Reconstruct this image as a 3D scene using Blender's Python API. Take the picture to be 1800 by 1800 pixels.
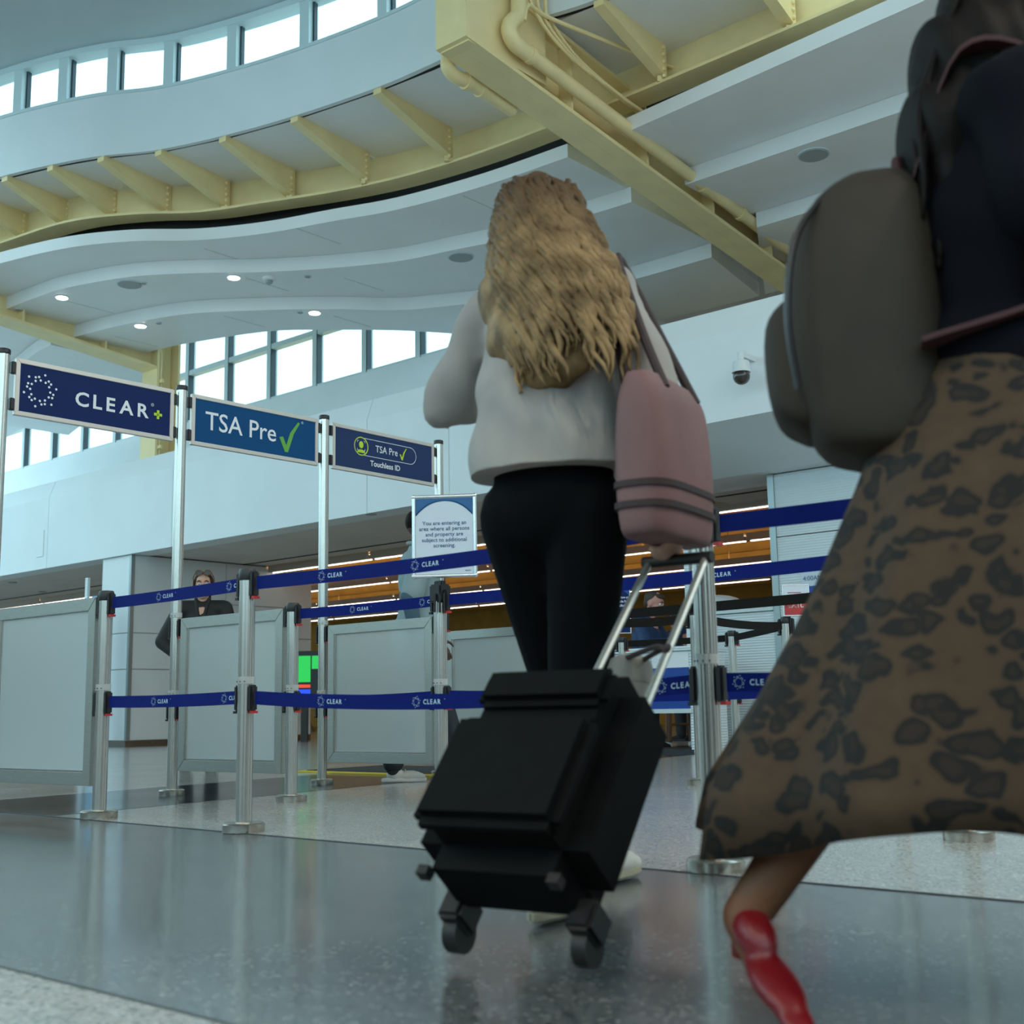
import bpy, bmesh, math, random
from mathutils import Vector as V, Matrix
random.seed(7)
for o in list(bpy.data.objects): bpy.data.objects.remove(o)
SC = bpy.context.scene
COL = SC.collection
R = math.radians

# ---------------------------------------------------------------- camera
FPX, PITCH, ROLL, HC = 2160.0, R(9.09), R(-1.03), 0.444
FWD = V((0, math.cos(PITCH), math.sin(PITCH)))
_x = V((1, 0, 0)); _u = V((0, -math.sin(PITCH), math.cos(PITCH)))
RGT = _x * math.cos(ROLL) + _u * math.sin(ROLL)
UPV = -_x * math.sin(ROLL) + _u * math.cos(ROLL)
EYE = V((0, 0, HC))
cd = bpy.data.cameras.new('camera'); cam = bpy.data.objects.new('camera', cd); COL.objects.link(cam)
cd.sensor_width = 36; cd.lens = FPX / 1800 * 36; cd.clip_start = 0.05; cd.clip_end = 300
m3 = Matrix((RGT, UPV, -FWD)).transposed()
cam.matrix_world = Matrix.Translation(EYE) @ m3.to_4x4()
cd.dof.use_dof = True; cd.dof.focus_distance = 7.0; cd.dof.aperture_fstop = 4.5
SC.camera = cam

# ---------------------------------------------------------------- world, exposure
w = bpy.data.worlds.new('sky'); SC.world = w; w.use_nodes = True
nt = w.node_tree; bg = nt.nodes['Background']
bg.inputs[0].default_value = (0.58, 0.89, 1.0, 1); bg.inputs[1].default_value = 2.3
SC.view_settings.view_transform = 'Standard'; SC.view_settings.look = 'None'
SC.view_settings.gamma = 1.0; SC.view_settings.use_curve_mapping = False
SC.view_settings.exposure = 0.22
HALL_W = 130
try: SC.cycles.max_bounces = 8; SC.cycles.glossy_bounces = 3; SC.cycles.transmission_bounces = 6
except Exception: pass

# ---------------------------------------------------------------- helpers
def ray(px, py): return FWD + RGT * ((px - 900) / FPX) - UPV * ((py - 900) / FPX)
def at(px, py, z):                      # pixel of the survey -> point at height z
    d = ray(px, py); t = (z - HC) / d.z; return EYE + d * t
def dep(px, py, Y):                     # pixel -> point at distance Y
    d = ray(px, py); return EYE + d * (Y / d.y)
def onp(px, py, P0, n):
    d = ray(px, py); t = (P0 - EYE).dot(n) / d.dot(n); return EYE + d * t
def proj(P):
    d = P - EYE; z = d.dot(FWD); return (900 + FPX * d.dot(RGT) / z, 900 - FPX * d.dot(UPV) / z)

MATS = {}
def mat(name, col, rough=.5, metal=0, **k):
    m = bpy.data.materials.new(name); m.use_nodes = True
    n = m.node_tree.nodes; L = m.node_tree.links; b = n['Principled BSDF']
    b.inputs['Base Color'].default_value = (*col, 1); b.inputs['Roughness'].default_value = rough; b.inputs['Metallic'].default_value = metal
    if 'spec' in k: b.inputs['Specular IOR Level'].default_value = k['spec']
    if 'coat' in k: b.inputs['Coat Weight'].default_value = k['coat']; b.inputs['Coat Roughness'].default_value = k.get('coatr', .1)
    if 'sheen' in k: b.inputs['Sheen Weight'].default_value = k['sheen']
    if 'emit' in k: b.inputs['Emission Color'].default_value = (*k.get('ecol', col), 1); b.inputs['Emission Strength'].default_value = k['emit']
    if 'var' in k:          # low-contrast mottling
        tc = n.new('ShaderNodeTexCoord'); no = n.new('ShaderNodeTexNoise'); no.inputs['Scale'].default_value = k.get('vscale', 6); no.inputs['Detail'].default_value = 6
        if 'stretch' in k:
            mp = n.new('ShaderNodeMapping'); mp.inputs['Scale'].default_value = k['stretch']; L.new(tc.outputs['Object'], mp.inputs[0]); L.new(mp.outputs[0], no.inputs['Vector'])
        else: L.new(tc.outputs['Object'], no.inputs['Vector'])
        cr = n.new('ShaderNodeValToRGB'); v = k['var']
        c2 = k.get('col2')
        cr.color_ramp.elements[0].position = k.get('p0', .3); cr.color_ramp.elements[1].position = k.get('p1', .7)
        cr.color_ramp.elements[0].color = (*(c * (1 - v) for c in col), 1)
        cr.color_ramp.elements[1].color = (*(c2 if c2 else (min(1, c * (1 + v)) for c in col)), 1)
        L.new(no.outputs['Fac'], cr.inputs[0]); L.new(cr.outputs[0], b.inputs['Base Color'])
        if 'bump' in k:
            bp = n.new('ShaderNodeBump'); bp.inputs['Strength'].default_value = k['bump']; bp.inputs['Distance'].default_value = .01
            L.new(no.outputs['Fac'], bp.inputs['Height']); L.new(bp.outputs[0], b.inputs['Normal'])
    MATS[name] = m; return m

def terrazzo(name, base, chips, rough):
    m = mat(name, base, rough, spec=.5, coat=.25, coatr=.12); n = m.node_tree.nodes; L = m.node_tree.links; b = n['Principled BSDF']
    tc = n.new('ShaderNodeTexCoord'); vo = n.new('ShaderNodeTexVoronoi'); vo.inputs['Scale'].default_value = 130
    L.new(tc.outputs['Object'], vo.inputs['Vector'])
    sp = n.new('ShaderNodeSeparateColor'); L.new(vo.outputs['Color'], sp.inputs[0])
    cr = n.new('ShaderNodeValToRGB'); cr.color_ramp.interpolation = 'CONSTANT'
    el = cr.color_ramp.elements; el[0].position = 0; el[0].color = (*chips[0], 1); el[1].position = .14; el[1].color = (*base, 1)
    e = el.new(.45); e.color = (*(c * 1.12 for c in base), 1)
    e = el.new(.7); e.color = (*(c * .86 for c in base), 1)
    e = el.new(.93); e.color = (*chips[1], 1)
    L.new(sp.outputs[0], cr.inputs[0])
    no = n.new('ShaderNodeTexNoise'); no.inputs['Scale'].default_value = 1.7; no.inputs['Detail'].default_value = 4; L.new(tc.outputs['Object'], no.inputs['Vector'])
    mx = n.new('ShaderNodeMix'); mx.data_type = 'RGBA'; mx.blend_type = 'MULTIPLY'; mx.inputs[0].default_value = .35
    c3 = n.new('ShaderNodeValToRGB'); c3.color_ramp.elements[0].position = .3; c3.color_ramp.elements[0].color = (.65, .65, .65, 1); c3.color_ramp.elements[1].position = .7
    L.new(no.outputs['Fac'], c3.inputs[0]); L.new(cr.outputs[0], mx.inputs[6]); L.new(c3.outputs[0], mx.inputs[7]); L.new(mx.outputs[2], b.inputs['Base Color'])
    rr = n.new('ShaderNodeMapRange'); rr.inputs[3].default_value = rough * .8; rr.inputs[4].default_value = rough * 1.5
    L.new(no.outputs['Fac'], rr.inputs[0]); L.new(rr.outputs[0], b.inputs['Roughness'])
    n2 = n.new('ShaderNodeTexNoise'); n2.inputs['Scale'].default_value = 90; L.new(tc.outputs['Object'], n2.inputs['Vector'])
    bp = n.new('ShaderNodeBump'); bp.inputs['Strength'].default_value = .03; bp.inputs['Distance'].default_value = .004; L.new(n2.outputs['Fac'], bp.inputs['Height']); L.new(bp.outputs[0], b.inputs['Normal'])
    return m

def frosted(name, col):
    m = bpy.data.materials.new(name); m.use_nodes = True; n = m.node_tree.nodes; L = m.node_tree.links
    b = n['Principled BSDF']; b.inputs['Base Color'].default_value = (*col, 1); b.inputs['Roughness'].default_value = .38
    out = n['Material Output']; tr = n.new('ShaderNodeBsdfTranslucent'); tr.inputs[0].default_value = (*col, 1)
    rf = n.new('ShaderNodeBsdfRefraction'); rf.inputs['Roughness'].default_value = .38; rf.inputs['IOR'].default_value = 1.12; rf.inputs[0].default_value = (*col, 1)
    a = n.new('ShaderNodeMixShader'); a.inputs[0].default_value = .75; L.new(tr.outputs[0], a.inputs[1]); L.new(rf.outputs[0], a.inputs[2])
    c = n.new('ShaderNodeMixShader'); c.inputs[0].default_value = .72; L.new(b.outputs[0], c.inputs[1]); L.new(a.outputs[0], c.inputs[2]); L.new(c.outputs[0], out.inputs[0])
    MATS[name] = m; return m
def paneglass(name):
    m = bpy.data.materials.new(name); m.use_nodes = True; n = m.node_tree.nodes; L = m.node_tree.links
    t = n.new('ShaderNodeBsdfTransparent'); t.inputs[0].default_value = (.95, .98, .98, 1); g = n.new('ShaderNodeBsdfGlossy'); g.inputs['Roughness'].default_value = .03
    x = n.new('ShaderNodeMixShader'); x.inputs[0].default_value = .06; L.new(t.outputs[0], x.inputs[1]); L.new(g.outputs[0], x.inputs[2]); L.new(x.outputs[0], n['Material Output'].inputs[0])
    MATS[name] = m; return m

class MB:
    def __init__(s): s.v = []; s.f = []
    def add(s, vs, fs):
        k = len(s.v); s.v += [V(p) for p in vs]; s.f += [tuple(i + k for i in f) for f in fs]; return s
    def box(s, c, size, M=None, taper=None):
        x, y, z = (d / 2 for d in size); c = V(c)
        P = [V((a * x, b * y, d * z)) for d in (-1, 1) for a, b in ((-1, -1), (1, -1), (1, 1), (-1, 1))]
        if M is not None: P = [M @ p for p in P]
        return s.add([p + c for p in P], [(3, 2, 1, 0), (4, 5, 6, 7), (0, 1, 5, 4), (1, 2, 6, 5), (2, 3, 7, 6), (3, 0, 4, 7)])
    def bar(s, a, b, wd, ht):          # box beam from a to b
        a = V(a); b = V(b); d = (b - a); L = d.length; d.normalize(); up = V((0, 0, 1)) if abs(d.z) < .95 else V((0, 1, 0))
        sd = d.cross(up).normalized(); u = sd.cross(d)
        return s.box((a + b) / 2, (wd, L, ht), Matrix((sd, d, u)).transposed())
    def tube(s, path, r, n=12, cap=True):
        path = [V(p) for p in path]; rr = r if isinstance(r, (list, tuple)) else [r] * len(path); k = len(s.v); prev = None
        for i, p in enumerate(path):
            d = (path[min(i + 1, len(path) - 1)] - path[max(i - 1, 0)]).normalized()
            if prev is None: a = d.orthogonal().normalized()
            else: a = (prev - d * prev.dot(d)).normalized()
            prev = a; b = d.cross(a)
            s.v += [p + (a * math.cos(2 * math.pi * j / n) + b * math.sin(2 * math.pi * j / n)) * rr[i] for j in range(n)]
        for i in range(len(path) - 1):
            for j in range(n):
                q = k + i * n; s.f.append((q + j, q + (j + 1) % n, q + n + (j + 1) % n, q + n + j))
        if cap: s.f.append(tuple(k + j for j in reversed(range(n)))); s.f.append(tuple(k + (len(path) - 1) * n + j for j in range(n)))
        return s
    def lathe(s, prof, o=(0, 0, 0), n=24):      # prof: (r,z)
        o = V(o); k = len(s.v)
        for r, z in prof: s.v += [o + V((r * math.cos(2 * math.pi * j / n), r * math.sin(2 * math.pi * j / n), z)) for j in range(n)]
        for i in range(len(prof) - 1):
            for j in range(n):
                q = k + i * n; s.f.append((q + j, q + (j + 1) % n, q + n + (j + 1) % n, q + n + j))
        s.f.append(tuple(k + j for j in reversed(range(n)))); s.f.append(tuple(k + (len(prof) - 1) * n + j for j in range(n)))
        return s
    def prism(s, poly, z0, z1):
        n = len(poly); return s.add([V((p[0], p[1], z0)) for p in poly] + [V((p[0], p[1], z1)) for p in poly],
            [tuple(reversed(range(n))), tuple(range(n, 2 * n))] + [(i, (i + 1) % n, n + (i + 1) % n, n + i) for i in range(n)])
    def extrude(s, poly, d):           # poly: 3D points, d: vector
        n = len(poly); d = V(d); poly = [V(p) for p in poly]
        return s.add(poly + [p + d for p in poly], [tuple(reversed(range(n))), tuple(range(n, 2 * n))] + [(i, (i + 1) % n, n + (i + 1) % n, n + i) for i in range(n)])
    def loft(s, rings, cap=True):
        n = len(rings[0]); k = len(s.v)
        for r in rings: s.v += [V(p) for p in r]
        for i in range(len(rings) - 1):
            for j in range(n):
                q = k + i * n; s.f.append((q + j, q + (j + 1) % n, q + n + (j + 1) % n, q + n + j))
        if cap: s.f.append(tuple(k + j for j in reversed(range(n)))); s.f.append(tuple(k + (len(rings) - 1) * n + j for j in range(n)))
        return s
    def sloft(s, rings, k=5):
        out = []
        cols = [smoothcurve([V(r[j]) for r in rings], k) for j in range(len(rings[0]))]
        return s.loft([[c[i] for c in cols] for i in range(len(cols[0]))])
    def sphere(s, c, r, n=12, m=8, sc=(1, 1, 1)):
        c = V(c); rings = []
        for i in range(1, m):
            t = math.pi * i / m; rings.append([c + V((sc[0] * r * math.sin(t) * math.cos(2 * math.pi * j / n), sc[1] * r * math.sin(t) * math.sin(2 * math.pi * j / n), -sc[2] * r * math.cos(t))) for j in range(n)])
        return s.loft(rings)
    def build(s, name, m, parent=None, smooth=False, world=True, bevel=0):
        me = bpy.data.meshes.new(name); vs = s.v
        if parent is not None and world:
            inv = parent_inv(parent); vs = [inv @ p for p in vs]
        me.from_pydata([tuple(p) for p in vs], [], s.f)
        bm = bmesh.new(); bm.from_mesh(me); bmesh.ops.recalc_face_normals(bm, faces=bm.faces)
        if bevel: 
            es = [e for e in bm.edges if len(e.link_faces) == 2 and e.calc_face_angle(0) > .6]
            bmesh.ops.bevel(bm, geom=es, offset=bevel, segments=2, affect='EDGES', clamp_overlap=True)
        bm.to_mesh(me); bm.free()
        if smooth:
            for p in me.polygons: p.use_smooth = True
            if smooth != 'all': me.set_sharp_from_angle(angle=R(38))
        return link(name, me, m, parent)
def link(name, me, m, parent=None):
    o = bpy.data.objects.new(name, me); COL.objects.link(o)
    if m is not None: me.materials.clear(); me.materials.append(MATS[m] if isinstance(m, str) else m)
    if parent is not None: o.parent = parent
    return o
def parent_inv(p):
    M = Matrix.Identity(4); q = p
    while q is not None: M = q.matrix_basis @ M; q = q.parent
    return M.inverted()
def tag(o, label, cat=None, group=None, kind=None):
    o['label'] = label
    if cat: o['category'] = cat
    if group: o['group'] = group
    if kind: o['kind'] = kind
    return o
def thing(name, label, cat, loc=(0, 0, 0), rotz=0, group=None, kind=None):
    o = bpy.data.objects.new(name, None); COL.objects.link(o); o.location = loc; o.rotation_euler = (0, 0, rotz); o.empty_display_size = .1
    return tag(o, label, cat, group, kind)
def copy_tree(o, parent=None):
    c = o.copy(); COL.objects.link(c); c.parent = parent
    for ch in list(o.children): copy_tree(ch, c)
    return c

_font = {}
def glyphs(s, bold=0.0):
    key = (s, bold)
    if key not in _font:
        cu = bpy.data.curves.new('t', 'FONT'); cu.body = s; cu.size = 1; cu.offset = bold; cu.resolution_u = 3
        o = bpy.data.objects.new('t', cu); COL.objects.link(o)
        dg = bpy.context.evaluated_depsgraph_get(); me = bpy.data.meshes.new_from_object(o.evaluated_get(dg))
        vs = [v.co.copy() for v in me.vertices]; fs = [tuple(p.vertices) for p in me.polygons]
        bpy.data.objects.remove(o); bpy.data.curves.remove(cu); bpy.data.meshes.remove(me)
        x0 = min(v.x for v in vs); x1 = max(v.x for v in vs)
        _font[key] = ([V((v.x - x0, v.y, 0)) for v in vs], fs, x1 - x0)
    return _font[key]
def lettering(parent, s, height, fmap, m, align='l', bold=.0, stretch=1.0, name='lettering', track=0):
    """fmap(u,v) -> world point; height = cap height"""
    b = MB()
    k = height / .69
    if track:
        x = 0
        for ch in s:
            if ch == ' ': x += .25 * k * stretch; continue
            vs, fs, wd = glyphs(ch, bold); b.add([V((x + p.x * k * stretch, p.y * k, 0)) for p in vs], fs); x += wd * k * stretch + track
        W = x - track
    else:
        vs, fs, wd = glyphs(s, bold); b.add([V((p.x * k * stretch, p.y * k, 0)) for p in vs], fs); W = wd * k * stretch
    off = {'l': 0, 'c': -W / 2, 'r': -W}[align]
    b.v = [fmap(p.x + off, p.y) for p in b.v]
    return b.build(name, m, parent), W
def dot_ring(parent, cu, cv, r, fmap, m, name='dot_logo'):
    b = MB()
    pts = []
    for k in range(12):
        a = 2 * math.pi * k / 12
        pts += [(.62, a), (.82, a + (.13 if k % 2 else -.13))]
    for k in range(6): pts.append((1.02, 2 * math.pi * k / 6 + .26))
    for rr, a in pts:
        c = (cu + r * rr * math.cos(a), cv + r * rr * math.sin(a)); n = 8
        b.add([fmap(c[0] + r * .075 * math.cos(2 * math.pi * j / n), c[1] + r * .075 * math.sin(2 * math.pi * j / n)) for j in range(n)], [tuple(range(n))])
    return b.build(name, m, parent)
def checkmark(parent, u, v, h, fmap, m, name='check_mark'):
    b = MB(); P = [(0, .42), (.14, .46), (.27, .2), (.42, .62), (.72, 1.0), (.8, .98), (.56, .6), (.34, -.02), (.22, -.02)]
    for q in ((0, 1, 2, 7, 8), (2, 3, 6, 7), (3, 4, 5, 6)): b.add([fmap(u + P[i][0] * h, v + P[i][1] * h) for i in q], [tuple(range(len(q)))])
    return b.build(name, m, parent)
def flat(fmap, u0, v0, u1, v1): return MB().add([fmap(u0, v0), fmap(u1, v0), fmap(u1, v1), fmap(u0, v1)], [(0, 1, 2, 3)])
def smoothcurve(P, k=6):
    out = []
    for i in range(len(P) - 1):
        a, b, c, d = P[max(i - 1, 0)], P[i], P[i + 1], P[min(i + 2, len(P) - 1)]
        for j in range(k):
            t = j / k; out.append(.5 * ((2 * b) + (c - a) * t + (2 * a - 5 * b + 4 * c - d) * t * t + (3 * b - a - 3 * c + d) * t ** 3))
    return out + [P[-1]]
def xy(p): return V((p[0], p[1], 0))
W_ = V((.757, -.653, 0)).normalized()      # along the long wall, towards the viewer's right
G_ = V((.653, .757, 0)).normalized()       # square to it, away from the viewer
def sweep(b, curve, prof, g=G_):           # closed profile of (offset along g, z) carried along a plan curve
    rings = [[xy(p) + g * o + V((0, 0, z)) for o, z in prof] for p in curve]
    return b.loft(rings)

# ---------------------------------------------------------------- materials
mat('white_panel', (.74, .78, .80), .55, var=.03, vscale=1.2)
mat('soffit_white', (.84, .84, .84), .4, var=.03, vscale=1.5)
mat('roof_grey', (.48, .53, .56), .6, var=.04, vscale=1)
mat('grey_soffit', (.62, .58, .55), .6, var=.06, vscale=2)
mat('yellow_steel', (.86, .69, .36), .45, var=.06, vscale=3)
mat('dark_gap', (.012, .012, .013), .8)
mat('mullion', (.62, .72, .74), .35)
mat('gasket', (.03, .06, .08), .5)
paneglass('glass')
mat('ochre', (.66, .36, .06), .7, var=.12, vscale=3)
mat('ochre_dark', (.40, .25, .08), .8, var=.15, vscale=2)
mat('taupe', (.42, .35, .30), .5)
mat('led', (1, .9, .82), .5, emit=6, ecol=(1, .86, .76))
mat('added_up_glow', (1, .9, .82), .5, emit=4.5, ecol=(1, .84, .70)); mat('downlight', (1, 1, .95), .5, emit=8, ecol=(1, .97, .9))  # added upward glow for the recess ceiling, then the soffit downlight lens
mat('lined_white', (.70, .78, .82), .35)
mat('trim_grey', (.36, .42, .43), .35, .6)
mat('alu', (.62, .60, .56), .27, 1.0, var=.06, vscale=60, stretch=(8, 8, .2))
mat('alu_satin', (.44, .45, .42), .42, .85, var=.08, vscale=40, stretch=(.6, .6, 9))
mat('steel_base', (.46, .42, .37), .25, 1.0, var=.15, vscale=30)
mat('black_plastic', (.012, .012, .014), .4)
mat('red_plastic', (.45, .02, .02), .4)
mat('clear_plastic', (.55, .57, .56), .2, .3)
mat('screw', (.12, .12, .12), .4, .8)
mat('belt_blue', (.003, .012, .15), .7, spec=.12, var=.1, vscale=40)
mat('belt_black', (.010, .009, .008), .8, spec=.15)
mat('belt_print', (.55, .72, .85), .6)
mat('print_white', (.80, .82, .86), .5)
mat('navy', (.006, .020, .105), .5, spec=.15)
mat('teal_blue', (.003, .068, .20), .5, spec=.15)
mat('indigo', (.018, .038, .12), .5, spec=.2)
mat('sign_frame', (.66, .60, .55), .35, .5)
mat('snap_frame', (.74, .76, .78), .25, .8)
mat('lime', (.50, .68, .03), .5)
mat('check_green', (.13, .40, .05), .5)
mat('poster_white', (.60, .68, .78), .4)
mat('poster_blue', (.008, .10, .28), .4)
mat('poster_text', (.02, .08, .22), .5)
mat('sign_red', (.42, .03, .03), .5)
mat('bright_blue', (.004, .055, .32), .4)
mat('pale_blue_print', (.25, .42, .58), .5)
frosted('frost', (.84, .90, .91))
mat('black_mat', (.02, .02, .02), .8); mat('safety_yellow', (.62, .45, .03), .6)
mat('skin_fair', (.60, .36, .27), .5, spec=.3); mat('skin_pink', (.58, .29, .24), .5, spec=.3); mat('skin_dark', (.075, .042, .030), .45, spec=.4); mat('skin_brown', (.16, .068, .034), .5, spec=.3)
mat('eye_white', (.7, .7, .7), .3); mat('eye_dark', (.02, .015, .012), .2); mat('lips', (.42, .15, .13), .5)
mat('hair_blond', (.20, .115, .045), .6, spec=.25, var=.6, vscale=16, col2=(.36, .235, .11)); mat('hair_brown', (.055, .024, .011), .7, spec=.08, var=.3, vscale=40); mat('hair_black', (.006, .0045, .004), .6, spec=.15); mat('hair_short', (.05, .035, .025), .6)
mat('shirt_cream', (.33, .31, .295), .8, var=.08, vscale=6, bump=.25); mat('pants_black', (.003, .0035, .0045), .9, spec=.1); mat('jacket_black', (.010, .010, .011), .7, var=.3, vscale=8)
mat('shirt_grey', (.22, .30, .32), .75, var=.12, vscale=5, bump=.2); mat('sleeve_blue', (.05, .10, .14), .8); mat('pants_dark', (.02, .028, .035), .8)
mat('jacket_blue', (.006, .035, .11), .6, var=.25, vscale=10); mat('top_navy', (.004, .0045, .008), .85, spec=.1)
mat('tote_pink', (.20, .105, .105), .7, var=.12, vscale=5); mat('tote_dark', (.035, .02, .022), .7)
mat('sneaker_white', (.62, .62, .58), .6); mat('sneaker_sole', (.42, .40, .30), .6); mat('sole_white', (.70, .70, .68), .6); mat('sock_red', (.45, .03, .04), .8)
mat('suitcase_black', (.003, .0035, .004), .7, spec=.12, var=.2, vscale=30); mat('wheel_black', (.01, .01, .01), .5)
mat('pale_bag', (.19, .19, .175), .7, var=.1, vscale=8); mat('backpack_tan', (.026, .019, .012), .75, var=.25, vscale=7); mat('maroon', (.05, .012, .016), .7)
mat('red_shoe', (.17, .005, .009), .35); mat('badge', (.8, .75, .72), .4)
mat('tortoise', (.16, .08, .03), .3); mat('lens_dark', (.02, .02, .02), .1)
mat('wood_leg', (.22, .10, .05), .5); mat('desk_dark', (.02, .025, .03), .5)
mat('camera_white', (.65, .70, .72), .4); mat('camera_smoke', (.03, .025, .022), .15, coat=.5)
mat('screen_green', (.02, .4, .08), .4, emit=.7, ecol=(.02, .6, .08)); mat('screen_red', (.5, .06, .03), .4, emit=.7, ecol=(.8, .08, .04)); mat('screen_blue', (.02, .06, .6), .4, emit=.8, ecol=(.02, .08, .9))
mat('strip_metal', (.06, .065, .07), .4, .3)
mat('grille', (.36, .38, .39), .6)
terrazzo('terrazzo_blue', (.115, .128, .132), ((.035, .04, .045), (.25, .26, .255)), .17)
terrazzo('terrazzo_light', (.43, .42, .395), ((.22, .22, .21), (.66, .65, .62)), .17)
terrazzo('terrazzo_dark', (.035, .047, .06), ((.012, .015, .02), (.12, .14, .15)), .15)
terrazzo('terrazzo_pale', (.40, .39, .365), ((.16, .16, .155), (.56, .55, .53)), .22)
def leopard():
    m = mat('leopard', (.2, .12, .06), .8); n = m.node_tree.nodes; L = m.node_tree.links; b = n['Principled BSDF']
    tc = n.new('ShaderNodeTexCoord'); mp = n.new('ShaderNodeMapping'); mp.inputs['Scale'].default_value = (1, 1, 1.5); no = n.new('ShaderNodeTexNoise'); no.inputs['Scale'].default_value = 11
    L.new(tc.outputs['Object'], mp.inputs[0])
    ad = n.new('ShaderNodeMixRGB'); ad.inputs[0].default_value = .10; L.new(mp.outputs[0], ad.inputs[1]); L.new(no.outputs['Color'], ad.inputs[2])
    vo = n.new('ShaderNodeTexVoronoi'); vo.inputs['Scale'].default_value = 21; L.new(ad.outputs[0], vo.inputs['Vector'])
    cr = n.new('ShaderNodeValToRGB'); e = cr.color_ramp.elements
    e[0].position = 0; e[0].color = (.017, .009, .004, 1); e[1].position = .26; e[1].color = (.015, .0075, .0035, 1)
    for p, c in ((.31, (.003, .002, .0015)), (.45, (.003, .002, .0015)), (.52, (.050, .027, .0115)), (1, (.064, .036, .016))): q = e.new(p); q.color = (*c, 1)
    L.new(vo.outputs['Distance'], cr.inputs[0]); L.new(cr.outputs[0], b.inputs['Base Color'])
leopard()
def rootfade():
    m = MATS['hair_blond']; n = m.node_tree.nodes; L = m.node_tree.links; b = n['Principled BSDF']; src = b.inputs['Base Color'].links[0].from_socket
    tc = n.new('ShaderNodeTexCoord'); sx = n.new('ShaderNodeSeparateXYZ'); L.new(tc.outputs['Object'], sx.inputs[0]); mr = n.new('ShaderNodeMapRange'); mr.inputs[1].default_value = 1.45; mr.inputs[2].default_value = 1.70; L.new(sx.outputs[2], mr.inputs[0])
    mx = n.new('ShaderNodeMix'); mx.data_type = 'RGBA'; L.new(mr.outputs[0], mx.inputs[0]); L.new(src, mx.inputs[6]); mx.inputs[7].default_value = (.085, .05, .025, 1); L.new(mx.outputs[2], b.inputs['Base Color'])
rootfade()

# ================================================================ SETTING
K = 1.2
def zz(z): return HC + (z - HC) * K
ZT1, ZT2, ZT3, ZBEAM, ZSOF, ZBAND, ZWIN, ZROOF = (zz(z) for z in (5.2, 5.05, 4.9, 5.5, 5.85, 6.47, 6.985, 7.05))
# ---- floor
fl = MB().box((-1, 14, -.05), (60, 50, .1)).build('floor', 'terrazzo_blue'); tag(fl, 'polished blue-grey terrazzo concourse floor with pale and dark fields', 'floor', kind='structure')
def field(poly, m, h=.0016): return MB().prism(poly, 0.0, h).build('terrazzo_field', m, fl)
def off(p, d, t): return (p[0] + d[0] * t, p[1] + d[1] * t)
L1a = (-2.10, 5.68); d1 = (.749, -.663); d2 = (.55, .84)
field([L1a, off(L1a, d1, 11), (14, 6), off(L1a, d2, 14)], 'terrazzo_light')
field([(-3.05, 6.52), L1a, off(L1a, d2, 14), off((-3.05, 6.52), d2, 14)], 'terrazzo_dark')
field([off(L1a, d1, -14), (-3.05, 6.52), off((-3.05, 6.52), d2, 24), (-22, 30)], 'terrazzo_light')
L4a = at(175, 1745, 0)
field([off(L4a, W_, -10), off(L4a, W_, 8), (5, -9), (-14, -9)], 'terrazzo_pale')
for a, b in ((off(L1a, d1, -8), off(L1a, d1, 9)), (off(L4a, W_, -8), off(L4a, W_, 6)), (L1a, off(L1a, d2, 12))):
    MB().bar((a[0], a[1], .001), (b[0], b[1], .001), .008, .003).build('divider_strip', 'strip_metal', fl)

# ---- back bulkhead
A0 = V((-8.23, 19.94, 0))
def S(s, o=0, z=0): return A0 + W_ * s + G_ * o + V((0, 0, z))
def s_of(px, z=2.75):
    p = at(px, 940, z); lo, hi = -20., 30.
    for _ in range(50):
        md = (lo + hi) / 2
        if proj(S(md, 0, z))[0] < px: lo = md
        else: hi = md
    return lo
SK = 12.06; WO0 = 3.4
wb = thing('wall_back', 'long pale bulkhead wall over the checkpoint opening', 'wall', kind='structure')
seams = [-14, -9, -5.5, -2.2, 1.2, 4.6, s_of(645), s_of(790), SK]
for a, b in zip(seams[:-1], seams[1:]):
    sweep(MB(), [S(a + .004), S(b - .004)], [(0, 2.75), (0, 3.88), (.10, 4.15), (.35, 4.15), (.35, 2.75)]).build('cladding_panel', 'white_panel', wb)
sweep(MB(), [S(-14), S(SK)], [(.30, 2.80), (.30, 4.13), (WO0, 4.13), (WO0, 4.0), (.4, 4.0), (.4, 2.80)]).build('backing', 'white_panel', wb)
for a, b in ((SK, 15.2), (15.2, 18.4), (18.4, 24)):
    sweep(MB(), [S(a + .004), S(b - .004)], [(0, 3.05), (0, 3.88), (.10, 4.15), (1.7, 4.15), (1.7, 2.75), (1.12, 2.75)]).build('cladding_panel', 'white_panel', wb)
MB().box(onp(71, 956, S(0), G_) - G_ * .004, (.22, .012, .42), Matrix.Rotation(math.atan2(W_.y, W_.x), 3, 'Z')).build('access_hatch', 'white_panel', wb)
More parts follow.
